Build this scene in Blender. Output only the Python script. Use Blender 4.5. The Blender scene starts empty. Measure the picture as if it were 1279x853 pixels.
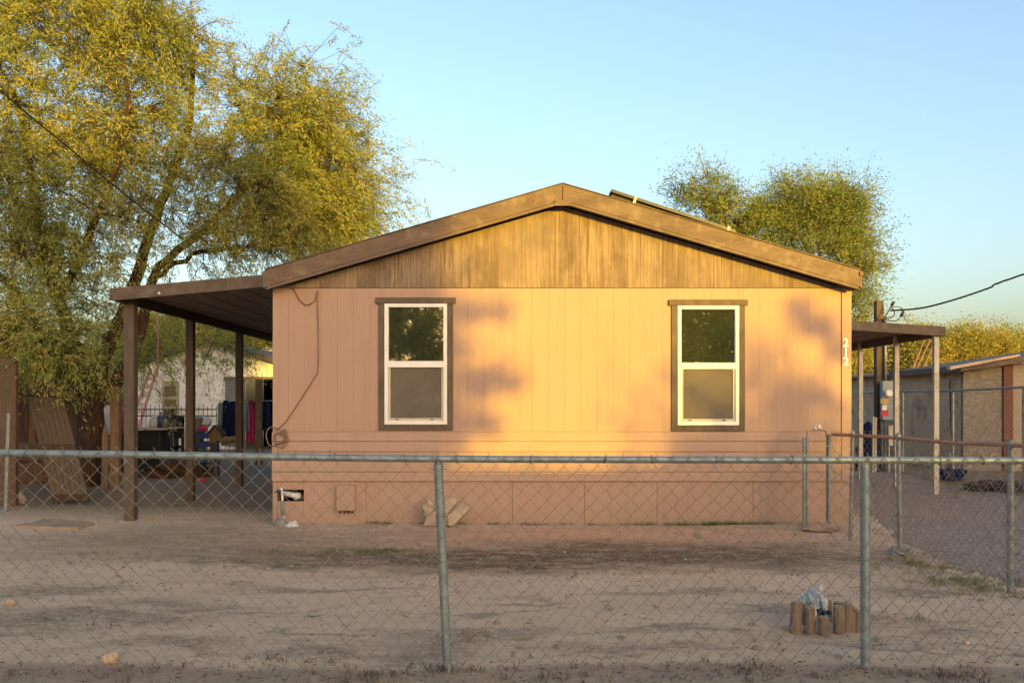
import bpy, math, random
import numpy as np
from mathutils import Vector, Matrix, noise
R = math.radians
rnd = random.Random(7)
sc = bpy.context.scene
COL = sc.collection
F = 1050.0; CH = 1.52; HX = 640.0; HY = 504.0
def at(px, py, Y):
    return Vector(((px-HX)/F*Y, Y, CH-(py-HY)/F*Y))
def gx(px, Y): return (px-HX)/F*Y
def gz(py, Y): return CH-(py-HY)/F*Y
def gy(py): return F*CH/(py-HY)           # distance of a point on the ground seen at row py

# ------------------------------------------------------------------ mesh builder
class MB:
    def __init__(s): s.v=[]; s.f=[]
    def add(s, vs, fs):
        n=len(s.v); s.v += [tuple(v) for v in vs]; s.f += [tuple(i+n for i in f) for f in fs]; return s
    def box(s, x0,x1,y0,y1,z0,z1, M=None):
        vs=[Vector((x,y,z)) for x in (x0,x1) for y in (y0,y1) for z in (z0,z1)]
        if M is not None: vs=[M@v for v in vs]
        return s.add(vs, [(0,1,3,2),(4,6,7,5),(0,4,5,1),(2,3,7,6),(0,2,6,4),(1,5,7,3)])
    def tube(s, pts, rad, n=8, cap=True):
        pts=[Vector(p) for p in pts]
        if not hasattr(rad,'__len__'): rad=[rad]*len(pts)
        rad=[float(q) for q in rad]
        vs=[]; up=None
        for i,p in enumerate(pts):
            d=(pts[min(i+1,len(pts)-1)]-pts[max(i-1,0)])
            if d.length<1e-9: d=Vector((0,0,1))
            d.normalize()
            if up is None:
                up=Vector((0,0,1)) if abs(d.z)<.9 else Vector((1,0,0))
            a=d.cross(up)
            if a.length<1e-6: a=d.orthogonal()
            a.normalize(); b=a.cross(d); up=b
            for k in range(n):
                t=2*math.pi*(k+.5)/n
                vs.append(p+rad[i]*(math.cos(t)*a+math.sin(t)*b))
        fs=[]
        for i in range(len(pts)-1):
            for k in range(n):
                k2=(k+1)%n
                fs.append((i*n+k,i*n+k2,(i+1)*n+k2,(i+1)*n+k))
        if cap:
            fs.append(tuple(range(n-1,-1,-1))); fs.append(tuple((len(pts)-1)*n+k for k in range(n)))
        return s.add(vs,fs)
    def prism_y(s, poly, y0, y1):      # poly in (x,z), counter-clockwise seen from the camera side
        n=len(poly)
        vs=[(x,y0,z) for x,z in poly]+[(x,y1,z) for x,z in poly]
        fs=[tuple(range(n)), tuple(range(2*n-1,n-1,-1))]
        for i in range(n):
            j=(i+1)%n; fs.append((j,i,n+i,n+j))
        return s.add(vs,fs)
    def prism_z(s, poly, z0, z1):
        n=len(poly)
        vs=[(x,y,z0) for x,y in poly]+[(x,y,z1) for x,y in poly]
        fs=[tuple(range(n-1,-1,-1)), tuple(range(n,2*n))]
        for i in range(n):
            j=(i+1)%n; fs.append((i,j,n+j,n+i))
        return s.add(vs,fs)
    def blob(s, c, r, seed=0, amp=.25, seg=12, rings=8, freq=1.6, flat=None):
        c=Vector(c); vs=[]; fs=[]
        for i in range(rings+1):
            th=math.pi*i/rings
            for k in range(seg):
                ph=2*math.pi*k/seg
                d=Vector((math.sin(th)*math.cos(ph),math.sin(th)*math.sin(ph),math.cos(th)))
                q=1+amp*noise.noise(d*freq+Vector((seed*3.7,seed,0)))*1.6
                p=Vector((d.x*r[0],d.y*r[1],d.z*r[2]))*q
                if flat is not None and p.z<flat: p.z=flat
                vs.append(c+p)
        for i in range(rings):
            for k in range(seg):
                k2=(k+1)%seg
                fs.append((i*seg+k,(i+1)*seg+k,(i+1)*seg+k2,i*seg+k2))
        return s.add(vs,fs)
    def torus(s, c, Rr, r, n=20, m=6, normal=(0,1,0), wob=0, seed=0):
        c=Vector(c); nn=Vector(normal).normalized(); a=nn.orthogonal().normalized(); b=nn.cross(a)
        pts=[]
        for i in range(n+1):
            t=2*math.pi*i/n
            w=1+wob*noise.noise(Vector((math.cos(t)+seed,math.sin(t),seed)))
            pts.append(c+Rr*w*(math.cos(t)*a+math.sin(t)*b))
        return s.tube(pts,r,m,False)
    def build(s, name, mat, parent=None, org=None, smooth=False, bevel=0, seg=2):
        root=parent
        o0=Vector((0,0,0))
        if parent is not None:
            while root.parent is not None: root=root.parent
            o0=Vector(root.location)
        elif org is not None: o0=Vector(org)
        me=bpy.data.meshes.new(name)
        me.from_pydata([(v[0]-o0.x,v[1]-o0.y,v[2]-o0.z) for v in s.v],[],s.f)
        me.materials.append(mat)
        if smooth:
            me.polygons.foreach_set('use_smooth',[True]*len(me.polygons))
        me.validate(); me.update()
        o=bpy.data.objects.new(name,me); COL.objects.link(o)
        if parent is not None: o.parent=parent
        elif org is not None: o.location=org
        if bevel:
            m=o.modifiers.new('bevel','BEVEL'); m.width=bevel; m.segments=seg; m.limit_method='ANGLE'; m.angle_limit=R(40)
        return o

def tag(o,label=None,cat=None,group=None,kind=None):
    if label: o['label']=label
    if cat: o['category']=cat
    if group: o['group']=group
    if kind: o['kind']=kind
    return o
def thing(name,loc,label,cat,group=None):
    o=bpy.data.objects.new(name,None); COL.objects.link(o); o.location=loc; o.empty_display_size=.1
    return tag(o,label,cat,group)
def copy_thing(root,loc,label=None,rz=None):
    r=root.copy(); COL.objects.link(r); r.location=loc
    if rz is not None: r.rotation_euler.z=rz
    if label: r['label']=label
    for ch in list(root.children):
        c=ch.copy(); COL.objects.link(c); c.parent=r
        for g in list(ch.children):
            d=g.copy(); COL.objects.link(d); d.parent=c
    return r

# ------------------------------------------------------------------ materials
class NT:
    def __init__(s,name):
        s.m=bpy.data.materials.new(name); s.m.use_nodes=True; s.t=s.m.node_tree
        s.t.nodes.clear(); s.out=s.n('ShaderNodeOutputMaterial'); s.b=s.n('ShaderNodeBsdfPrincipled')
        s.t.links.new(s.b.outputs[0],s.out.inputs[0])
        s.tc=s.n('ShaderNodeTexCoord')
    def n(s,t,**k):
        x=s.t.nodes.new(t)
        for a,b in k.items(): setattr(x,a,b)
        return x
    def l(s,a,b): s.t.links.new(a,b)
    def val(s,sock,v):
        if hasattr(v,'is_output') or isinstance(v,bpy.types.NodeSocket): s.l(v,sock)
        else:
            if hasattr(v,'__len__') and len(v)==3 and sock.type=='RGBA': v=(*v,1)
            sock.default_value=v
    def mapping(s,scale=(1,1,1),src=None):
        mp=s.n('ShaderNodeMapping'); mp.inputs['Scale'].default_value=scale
        s.l(src or s.tc.outputs['Object'],mp.inputs[0]); return mp.outputs[0]
    def noise(s,scale,detail=5,rough=.6,stretch=(1,1,1),dist=0,src=None):
        x=s.n('ShaderNodeTexNoise'); x.inputs['Scale'].default_value=scale; x.inputs['Detail'].default_value=detail
        x.inputs['Roughness'].default_value=rough; x.inputs['Distortion'].default_value=dist
        s.l(s.mapping(stretch,src),x.inputs['Vector']); return x.outputs['Fac']
    def ramp(s,f,stops):
        x=s.n('ShaderNodeValToRGB'); e=x.color_ramp.elements
        while len(e)>1: e.remove(e[-1])
        e[0].position=stops[0][0]; c=stops[0][1]; e[0].color=(*c,1) if hasattr(c,'__len__') else (c,c,c,1)
        for p,c in stops[1:]:
            q=e.new(p); q.color=(*c,1) if hasattr(c,'__len__') else (c,c,c,1)
        s.l(f,x.inputs[0]); return x.outputs[0]
    def mix(s,f,a,b,mode='MIX'):
        x=s.n('ShaderNodeMix',data_type='RGBA',blend_type=mode)
        s.val(x.inputs[0],f); s.val(x.inputs[6],a); s.val(x.inputs[7],b); return x.outputs[2]
    def math(s,op,a,b=0,c=0):
        x=s.n('ShaderNodeMath',operation=op); s.val(x.inputs[0],a); s.val(x.inputs[1],b); s.val(x.inputs[2],c); return x.outputs[0]
    def bump(s,h,strength=.3,dist=.01):
        x=s.n('ShaderNodeBump'); x.inputs['Strength'].default_value=strength; x.inputs['Distance'].default_value=dist
        s.l(h,x.inputs['Height']); s.l(x.outputs[0],s.b.inputs['Normal'])
    def set(s,**k):
        for a,v in k.items(): s.val(s.b.inputs[a.replace('_',' ')],v)

def pmat(name,c1,c2,scale=8,rough=.8,stretch=(1,1,1),bump=.25,bd=.004,metal=0,spec=.3,dirt=None,dscale=2.5,lo=.35,hi=.65):
    m=NT(name); f=m.noise(scale,6,.65,stretch)
    col=m.mix(m.ramp(f,[(lo,0),(hi,1)]),c1,c2)
    if dirt: col=m.mix(m.ramp(m.noise(dscale,7,.7),[(.5,0),(.68,.8)]),col,dirt)
    m.set(Base_Color=col,Roughness=m.math('MULTIPLY_ADD',f,.25,rough-.12),Metallic=metal)
    m.b.inputs['Specular IOR Level'].default_value=spec
    if bump: m.bump(m.noise(scale*3,6,.7,stretch),bump,bd)
    return m.m

def wood(name,c1,c2,c3,scale=1,vert=True,rough=.85,grain=.35):
    m=NT(name)
    st=(18,18,.9) if vert else (.9,18,18)
    f=m.noise(2.2*scale,7,.7,st,.6); g=m.noise(9*scale,4,.7,(st[0]/2,st[1]/2,st[2]))
    big=m.noise(2.0,4,.6)
    col=m.mix(m.ramp(f,[(.36,0),(.62,1)]),c1,c2)
    col=m.mix(m.ramp(g,[(.52,0),(.7,.85)]),col,c3)
    col=m.mix(m.ramp(big,[(.35,.0),(.7,.45)]),col,c1)
    m.set(Base_Color=col,Roughness=rough); m.b.inputs['Specular IOR Level'].default_value=.2
    m.bump(f,grain,.006); return m.m

def galv(name,tint=(.27,.335,.34),rust=.0):
    m=NT(name); v=m.n('ShaderNodeTexVoronoi'); v.inputs['Scale'].default_value=55; m.l(m.mapping((1,1,1)),v.inputs['Vector'])
    f=m.noise(14,6,.7)
    col=m.mix(m.ramp(f,[(.35,0),(.65,1)]),tint,tuple(x*.62 for x in tint))
    col=m.mix(.35,col,m.ramp(v.outputs['Distance'],[(0,.3),(.8,.7)]),'SOFT_LIGHT')
    if rust: col=m.mix(m.ramp(m.noise(5,7,.75),[(.62-rust*.2,0),(.72,1)]),col,(.16,.07,.03))
    m.set(Base_Color=col,Roughness=m.math('MULTIPLY_ADD',f,.3,.36),Metallic=.45)
    m.bump(f,.12,.002); return m.m

def flatmat(name,c,rough=.6,spec=.4,var=.25,scale=9):
    return pmat(name,c,tuple(x*(1-var) for x in c),scale,rough,bump=.12,spec=spec)

def leafmat(name,c1,c2,c3,trans=.35):
    m=NT(name); geo=m.n('ShaderNodeNewGeometry')
    r=geo.outputs['Random Per Island']
    col=m.ramp(r,[(0,c1),(.5,c2),(1,c3)])
    big=m.ramp(m.noise(.55,3,.6),[(.35,.0),(.65,1)])
    hs=m.n('ShaderNodeHueSaturation'); m.l(col,hs.inputs['Color'])
    m.l(m.math('MULTIPLY_ADD',big,.5,.75),hs.inputs['Value'])
    m.l(m.math('MULTIPLY_ADD',big,-.045,.52),hs.inputs['Hue'])
    col=hs.outputs[0]
    m.set(Base_Color=col,Roughness=.6); m.b.inputs['Specular IOR Level'].default_value=.25
    t=m.n('ShaderNodeBsdfTranslucent'); m.l(m.mix(.4,col,(.62,.45,.07)),t.inputs[0])
    x=m.n('ShaderNodeMixShader'); x.inputs[0].default_value=trans
    m.l(m.b.outputs[0],x.inputs[1]); m.l(t.outputs[0],x.inputs[2]); m.l(x.outputs[0],m.out.inputs[0])
    return m.m

# wall paint: tan with faint grime, vertical rain streaks and dust near the ground
def wallmat():
    m=NT('tan_wall_paint')
    f=m.noise(1.1,6,.65); s=m.noise(1.6,6,.75,(9,9,.5)); fine=m.noise(60,3,.6,(1,1,.35))
    col=m.mix(m.ramp(f,[(.3,0),(.7,1)]),(.40,.268,.196),(.365,.242,.175))
    col=m.mix(m.ramp(s,[(.5,0),(.72,.5)]),col,(.29,.185,.128))
    sep=m.n('ShaderNodeSeparateXYZ'); m.l(m.tc.outputs['Object'],sep.inputs[0])
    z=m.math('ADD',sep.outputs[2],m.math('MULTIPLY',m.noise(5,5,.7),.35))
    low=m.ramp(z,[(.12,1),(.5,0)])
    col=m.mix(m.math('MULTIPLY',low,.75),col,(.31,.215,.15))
    sc_=m.ramp(m.noise(22,6,.8),[(.66,0),(.72,.5)])
    col=m.mix(sc_,col,(.25,.16,.11))
    m.set(Base_Color=col,Roughness=.72); m.b.inputs['Specular IOR Level'].default_value=.3
    m.bump(m.math('ADD',fine,m.noise(9,4,.6,(4,4,.4))),.22,.003); return m.m

def gablemat():
    m=NT('weathered_gable_wood')
    f=m.noise(1.8,9,.8,(17,17,.5),.7); g=m.noise(9,7,.8,(8,8,.55),.5); b=m.noise(1.3,4,.6,(1.4,1,1))
    geo=m.n('ShaderNodeNewGeometry')
    col=m.mix(m.ramp(f,[(.40,0),(.58,1)]),(.105,.078,.052),(.30,.218,.142))
    col=m.mix(m.ramp(g,[(.54,0),(.68,.8)]),col,(.40,.30,.195))
    col=m.mix(m.ramp(b,[(.42,.0),(.6,.75)]),col,(.10,.068,.043))
    col=m.mix(m.math('MULTIPLY',geo.outputs['Random Per Island'],.28),col,(.37,.285,.19))
    m.set(Base_Color=col,Roughness=.8); m.b.inputs['Specular IOR Level'].default_value=.22
    m.bump(f,.4,.004); return m.m

def groundmat():
    m=NT('sandy_dirt'); P=m.tc.outputs['Object']
    nz=m.n('ShaderNodeTexNoise'); nz.inputs['Scale'].default_value=.9; nz.inputs['Detail'].default_value=6; nz.inputs['Roughness'].default_value=.65
    m.l(m.mapping((.6,1.3,1)),nz.inputs['Vector'])
    d=m.n('ShaderNodeVectorMath',operation='SUBTRACT'); m.l(nz.outputs['Color'],d.inputs[0]); d.inputs[1].default_value=(.5,.5,.5)
    d2=m.n('ShaderNodeVectorMath',operation='MULTIPLY'); m.l(d.outputs[0],d2.inputs[0]); d2.inputs[1].default_value=(3.2,2.2,0)
    d3=m.n('ShaderNodeVectorMath',operation='ADD'); m.l(P,d3.inputs[0]); m.l(d2.outputs[0],d3.inputs[1])
    def mask(cx,cy,rx,ry,lo=.7,hi=1.1,mx=1):
        a=m.n('ShaderNodeVectorMath',operation='SUBTRACT'); m.l(d3.outputs[0],a.inputs[0]); a.inputs[1].default_value=(cx,cy,0)
        b=m.n('ShaderNodeVectorMath',operation='MULTIPLY'); m.l(a.outputs[0],b.inputs[0]); b.inputs[1].default_value=(1/rx,1/ry,0)
        c=m.n('ShaderNodeVectorMath',operation='LENGTH'); m.l(b.outputs[0],c.inputs[0])
        return m.ramp(c.outputs['Value'],[(lo*.5,mx),(hi*.5,0)]) if False else m.ramp(m.math('MULTIPLY',c.outputs['Value'],.5),[(lo*.5,mx),(min(hi*.5,1),0)])
    f=m.noise(1.4,8,.68,(.7,1.4,1)); fine=m.noise(26,8,.75); mid=m.noise(6,7,.72,(.6,1.3,1),.4); sm=m.noise(120,4,.7)
    col=m.mix(m.ramp(f,[(.32,0),(.66,1)]),(.58,.425,.29),(.68,.515,.36))
    col=m.mix(m.ramp(mid,[(.46,0),(.66,.55)]),col,(.46,.335,.225))
    red=m.mix(m.ramp(mid,[(.4,0),(.6,1)]),(.52,.32,.205),(.45,.28,.18))
    col=m.mix(mask(1.2,9.6,3.4,.9,.5,1.2,.75),col,red)
    dark=m.mix(m.ramp(fine,[(.4,0),(.6,1)]),(.11,.08,.055),(.235,.17,.118))
    streak=m.ramp(m.noise(4.2,9,.82,(.6,1.4,1),.4),[(.37,0),(.52,1)])
    col=m.mix(m.math('MULTIPLY',mask(.6,8.35,3.8,.85,.5,1.25,1),m.math('MULTIPLY_ADD',streak,.75,.25)),col,dark)
    col=m.mix(m.math('MULTIPLY',mask(-3.4,9.4,2.6,1.6,.4,1.2,.7),m.math('MULTIPLY_ADD',streak,.6,.25)),col,dark)
    green=m.mix(m.ramp(fine,[(.42,0),(.6,1)]),(.09,.095,.045),(.19,.165,.095))
    for a in ((-2.2,7.9,1.1,.28),(-1.35,8.6,.5,.25)):
        col=m.mix(m.math('MULTIPLY',mask(*a,.4,1.2,.8),m.ramp(mid,[(.36,.1),(.56,1)])),col,green)
    brk=m.ramp(m.noise(30,7,.8),[(.40,.25),(.54,1)])
    brown=m.mix(m.ramp(fine,[(.4,0),(.6,1)]),(.15,.113,.078),(.31,.235,.165))
    for a in ((-2.6,6.35,.55,.22),(2.75,5.75,.5,.16),(-.2,5.45,.6,.2),(1.6,6.8,.5,.16),(-3.2,5.8,1.0,.22),(2.1,5.3,.5,.1),(-.9,5.25,.6,.13),(1.9,6.1,.5,.12),(.9,5.05,.7,.1),(-1.6,6.9,.7,.12),(3.2,6.9,.6,.2),(-2.2,5.2,.5,.12),(.3,6.5,.4,.1),(-1.8,6.0,.5,.1),(1.2,5.5,.6,.1),(-3.8,6.8,.7,.15),(2.9,5.0,.5,.08),(-.3,6.1,.3,.06),(-1.2,5.6,.35,.07),(2.6,7.6,.5,.15)):
        col=m.mix(m.math('MULTIPLY',m.math('MULTIPLY',mask(*a,.3,1.5,1),brk),m.ramp(m.noise(11,9,.85,(.8,1.2,1),.3),[(.37,.0),(.5,1)])),col,brown)
    sep=m.n('ShaderNodeSeparateXYZ'); m.l(d3.outputs[0],sep.inputs[0]); sp=m.n('ShaderNodeSeparateXYZ'); m.l(P,sp.inputs[0])
    yy=m.math('MULTIPLY_ADD',m.math('SUBTRACT',sep.outputs[1],sp.outputs[1]),.3,sp.outputs[1])
    # darker soil along and outside the front fence, and darker ground in the side yard
    edge=m.ramp(m.math('MULTIPLY',yy,.1),[(.480,1),(.490,0)])
    col=m.mix(m.math('MULTIPLY',edge,.6),col,m.mix(m.ramp(fine,[(.38,0),(.62,1)]),(.15,.118,.083),(.29,.225,.165)))
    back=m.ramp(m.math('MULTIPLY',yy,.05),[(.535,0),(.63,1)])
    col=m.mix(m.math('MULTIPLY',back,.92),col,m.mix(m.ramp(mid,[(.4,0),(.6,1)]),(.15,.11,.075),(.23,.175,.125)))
    spk=m.ramp(m.noise(38,6,.85),[(.62,0),(.67,.85)])
    col=m.mix(spk,col,(.07,.055,.042))
    spk2=m.ramp(m.noise(70,4,.8,(1,1,1),0),[(.27,.7),(.32,0)])
    col=m.mix(spk2,col,(.55,.48,.4))
    m.set(Base_Color=col,Roughness=.95); m.b.inputs['Specular IOR Level'].default_value=.12
    h=m.math('ADD',m.math('MULTIPLY',mid,1.6),m.math('ADD',m.math('MULTIPLY',fine,.7),m.math('MULTIPLY',sm,.3)))
    m.bump(h,.75,.03); return m.m

def gravelmat():
    m=NT('grey_purple_gravel')
    v=m.n('ShaderNodeTexVoronoi'); v.inputs['Scale'].default_value=42; m.l(m.tc.outputs['Object'],v.inputs['Vector'])
    sepc=m.n('ShaderNodeSeparateColor'); m.l(v.outputs['Color'],sepc.inputs[0])
    col=m.ramp(sepc.outputs[0],[(0,(.17,.125,.10)),(.5,(.31,.23,.185)),(.85,(.35,.275,.235)),(1,(.50,.42,.36))])
    f=m.noise(1.1,6,.7)
    col=m.mix(m.ramp(f,[(.42,0),(.7,.65)]),col,(.36,.265,.195))
    m.set(Base_Color=col,Roughness=.9); m.b.inputs['Specular IOR Level'].default_value=.2
    m.bump(m.math('SUBTRACT',1,v.outputs['Distance']),.9,.02); return m.m

def glassmat():
    m=NT('window_glass'); m.set(Base_Color=(.035,.04,.022),Roughness=.03); m.b.inputs['Specular IOR Level'].default_value=1.0
    m.b.inputs['IOR'].default_value=2.7
    d=m.ramp(m.noise(26,5,.8),[(.62,.02),(.72,.25)])
    m.l(d,m.b.inputs['Roughness'])
    m.bump(m.noise(1.3,2,.5),.05,.01)
    return m.m
def screenmat():
    m=NT('insect_screen'); f=m.noise(3,5,.6)
    m.set(Base_Color=m.mix(m.ramp(f,[(.35,0),(.7,1)]),(.095,.078,.055),(.13,.107,.075)),Roughness=.7)
    m.bump(m.noise(300,1,.5),.15,.001); return m.m

M={}
M['wall']=wallmat(); M['gable']=gablemat(); M['ground']=groundmat(); M['gravel']=gravelmat()
M['fascia']=pmat('brown_fascia_paint',(.15,.103,.068),(.105,.071,.046),3,.62,(.6,1,3),.3,.004,dirt=(.22,.16,.11),dscale=7)
M['underside']=pmat('brown_awning_metal',(.24,.175,.125),(.20,.145,.10),4,.6,(1,1,1),.15,.003)
M['awn']=pmat('brown_awning_edge',(.105,.078,.056),(.075,.054,.038),5,.6,(1,1,2),.2,.003,dirt=(.15,.12,.09),dscale=9)
M['trim']=pmat('brown_window_trim',(.125,.092,.064),(.085,.062,.042),10,.65,(1,1,.4),.35,.003)
M['vinyl']=flatmat('white_vinyl',(.78,.76,.70),.4,.4,.08)
M['vinyl2']=flatmat('cream_sash_vinyl',(.52,.47,.36),.45,.4,.12)
M['glass']=glassmat(); M['screen']=screenmat()
M['shingle']=pmat('roof_shingle',(.11,.08,.06),(.07,.05,.04),30,.9)
M['galv']=galv('galvanised_steel'); M['galv_r']=galv('weathered_galvanised_steel',(.28,.305,.29),.25)
M['wire']=pmat('fence_wire',(.25,.24,.21),(.15,.135,.11),20,.6,metal=.35,dirt=(.16,.09,.05),dscale=6)
M['redpipe']=pmat('pink_painted_pipe',(.50,.25,.175),(.40,.20,.14),9,.55,dirt=(.28,.17,.12),dscale=12)
M['post_brown']=pmat('dark_brown_post',(.075,.05,.034),(.05,.034,.022),6,.7,(3,3,.6),.3,.004)
M['post_grey']=pmat('taupe_post',(.10,.078,.057),(.07,.054,.039),6,.7,(3,3,.6),.3,.004)
M['post_white']=pmat('offwhite_metal_post',(.52,.50,.42),(.42,.40,.33),8,.5,(2,2,.4),.15,.003,dirt=(.3,.24,.17),dscale=6)
M['bark']=pmat('mesquite_bark',(.10,.058,.038),(.04,.025,.017),7,.95,(2.5,2.5,.6),1,.03)
M['wood_red']=wood('red_brown_wood',(.075,.042,.027),(.14,.078,.048),(.19,.12,.075))
M['wood_grey']=wood('grey_brown_wood',(.058,.043,.031),(.12,.088,.06),(.17,.13,.09))
M['wood_dark']=wood('dark_old_wood',(.035,.022,.015),(.075,.047,.03),(.12,.075,.045))
M['wood_tan']=wood('tan_wood',(.13,.085,.05),(.21,.145,.09),(.29,.21,.14))
M['log']=wood('log_stake',(.14,.10,.07),(.25,.18,.125),(.32,.245,.18),scale=.8)
M['logend']=flatmat('log_end_grain',(.36,.27,.17),.9,.1,.3,40)
M['conc']=pmat('pale_concrete',(.46,.36,.25),(.33,.25,.17),12,.95,bump=.6,bd=.008,dirt=(.2,.16,.12))
M['dirtconc']=pmat('dusty_concrete',(.38,.27,.18),(.29,.205,.14),10,.95,bump=.5,bd=.008,dirt=(.17,.125,.09))
M['cable']=flatmat('tan_cable',(.24,.155,.105),.6)
M['black']=flatmat('black_rubber',(.012,.012,.012),.5)
M['blackmat']=flatmat('black_iron',(.02,.02,.02),.6)
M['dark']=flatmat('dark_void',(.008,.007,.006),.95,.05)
M['bag']=pmat('crinkled_plastic_bag',(.50,.57,.60),(.25,.33,.38),25,.3,bump=.9,bd=.01,spec=.6)
M['bag_w']=pmat('white_plastic_bag',(.72,.70,.64),(.5,.47,.42),25,.35,bump=.8,bd=.01,spec=.5)
M['bag_g']=pmat('grey_stone',(.24,.24,.23),(.16,.16,.155),15,.8,bump=.5)
M['bag_b']=flatmat('dark_blue_print',(.01,.03,.09),.35)
M['stucco_p']=pmat('pinkish_stucco',(.45,.32,.25),(.38,.265,.205),14,.95,bump=.5,dirt=(.33,.23,.18),dscale=3)
M['stucco_d']=pmat('tan_stucco',(.56,.41,.28),(.48,.35,.235),14,.95,bump=.5,dirt=(.17,.12,.09),dscale=3)
M['stucco_b']=pmat('beige_stucco',(.34,.27,.20),(.28,.22,.16),14,.95,bump=.5)
M['cream']=pmat('cream_white_wall',(.80,.77,.68),(.72,.69,.60),2,.85,bump=.15,dirt=(.46,.42,.34),dscale=2)
M['redbrown']=flatmat('red_brown_post_paint',(.14,.05,.028),.7)
M['purpleb']=flatmat('purple_brown_fascia',(.12,.08,.072),.7)
M['mbox']=flatmat('grey_meter_box',(.24,.28,.29),.5,.4,.2)
M['mwhite']=flatmat('meter_face_white',(.75,.75,.72),.3)
M['red']=flatmat('red_sticker',(.55,.03,.06),.5); M['yellow']=flatmat('yellow_sticker',(.5,.33,.08),.5)
M['navy']=flatmat('navy_cloth',(.018,.028,.085),.9,.1,.4); M['lblue']=flatmat('light_blue_cloth',(.28,.43,.55),.9,.1)
M['pink']=flatmat('pink_cloth',(.5,.07,.2),.9,.1); M['blue']=flatmat('blue_plastic',(.02,.06,.2),.4)
M['greyp']=flatmat('grey_plastic_bin',(.17,.18,.17),.5); M['whitep']=flatmat('white_plastic',(.6,.6,.6),.4)
M['tanp']=flatmat('tan_panel',(.46,.36,.23),.7); M['salmon']=flatmat('salmon_ladder',(.5,.2,.17),.5)
M['number']=flatmat('white_number',(.85,.83,.78),.5,.3,.03)
M['solar']=flatmat('solar_cells',(.012,.014,.025),.12,.8); M['alu']=flatmat('dark_aluminium',(.035,.03,.026),.4)
M['alul']=flatmat('clamp_aluminium',(.45,.40,.33),.4)
M['weed']=leafmat('weed_leaves',(.11,.13,.05),(.2,.19,.09),(.32,.26,.15),.25)
M['litter']=leafmat('dry_litter',(.05,.035,.022),(.10,.07,.045),(.19,.14,.09),.05)
M['peb']=pmat('pebbles',(.34,.29,.235),(.17,.14,.11),3,.9,bump=.3)
M['leafA']=leafmat('mesquite_leaves',(.16,.265,.065),(.28,.345,.085),(.52,.44,.12),.45)
M['leafB']=leafmat('acacia_leaves',(.12,.21,.06),(.19,.27,.07),(.36,.36,.10),.42)
M['leafC']=leafmat('golden_leaves',(.24,.27,.06),(.33,.32,.07),(.42,.36,.09),.4)
M['leafD']=leafmat('dense_green_leaves',(.16,.20,.06),(.22,.26,.07),(.30,.31,.10),.5)
M['asphalt']=pmat('asphalt',(.06,.058,.055),(.045,.043,.042),60,.9)

# ------------------------------------------------------------------ ground
def gh(x,y):
    n=noise.noise(Vector((x*.5,y*.6,0)))*.022+noise.noise(Vector((x*1.7,y*2.1,3)))*.009+noise.noise(Vector((x*5,y*6,7)))*.008+noise.noise(Vector((x*13,y*14,9)))*.004
    k=max(0,min(1,(26-abs(y-8))/8))*max(0,min(1,(20-abs(x))/6))
    m=.05*math.exp(-((y-10.1)/.55)**2)*max(0,min(1,(4.6-abs(x-.6))/1.2))*.6     # soil banked against the house
    return n*k+m*k
def axis(lo,hi,step,far):
    a=list(np.arange(lo,hi+1e-6,step)); d=step; x=a[0]; left=[]
    while x>-far: d*=1.35; x-=d; left.append(x)
    d=step; x=a[-1]; right=[]
    while x<far: d*=1.35; x+=d; right.append(x)
    return left[::-1]+a+right
def sheet(xs,ys,dz):
    b=MB(); nx=len(xs)
    b.v=[(x,y,gh(x,y)+dz) for y in ys for x in xs]
    b.f=[(j*nx+i,j*nx+i+1,(j+1)*nx+i+1,(j+1)*nx+i) for j in range(len(ys)-1) for i in range(nx-1)]
    return b
g=sheet(axis(-8,8,.05,700),axis(3.8,12,.05,700),0).build('ground',M['ground'],smooth=True); tag(g,kind='structure')
# gravel drive right of the side fence
gb=MB(); ys=list(np.arange(2.0,19,.15)); 
def gl(y):
    return (4.12 if y<9 else 4.12+.9*(y-9)/3.0 if y<12 else 5.0+ (y-12)*.12)+.12*noise.noise(Vector((y*1.3,0,0)))+.06*noise.noise(Vector((y*4,5,0)))
nx=40
for y in ys:
    x0=gl(y); x1=8.3+.3*noise.noise(Vector((y*.7,3,0)))
    for i in range(nx): 
        x=x0+(x1-x0)*i/(nx-1); gb.v.append((x,y,gh(x,y)+(.006 if 0<i<nx-1 else -.01)))
gb.f=[(j*nx+i,j*nx+i+1,(j+1)*nx+i+1,(j+1)*nx+i) for j in range(len(ys)-1) for i in range(nx-1)]
tag(gb.build('gravel_drive',M['gravel'],smooth=True),kind='structure')
st=MB(); st.add([(-120,-13,.012),(120,-13,.012),(120,-5.5,.012),(-120,-5.5,.012)],[(0,1,2,3)])
tag(st.build('street',M['asphalt']),kind='structure')

# ------------------------------------------------------------------ the house
HL,HR,HY0,HY1=-3.0,4.23,10.5,25.0
RC=.615; RZ=4.20; SL=.290      # ridge x, ridge top height at the fascia, slope
house=thing('mobile_home',(RC,HY0,0),'tan mobile home with brown gable roof, brown wood gable and two white sash windows','house')
def wx(p): return (p-640)/100.0
def wz(p): return (656-p)/100.0
wins=[dict(x0=wx(480.5),x1=wx(558.5),z0=wz(530),z1=wz(379.5)),dict(x0=wx(846),x1=wx(922.5),z0=wz(531),z1=wz(382))]
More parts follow.
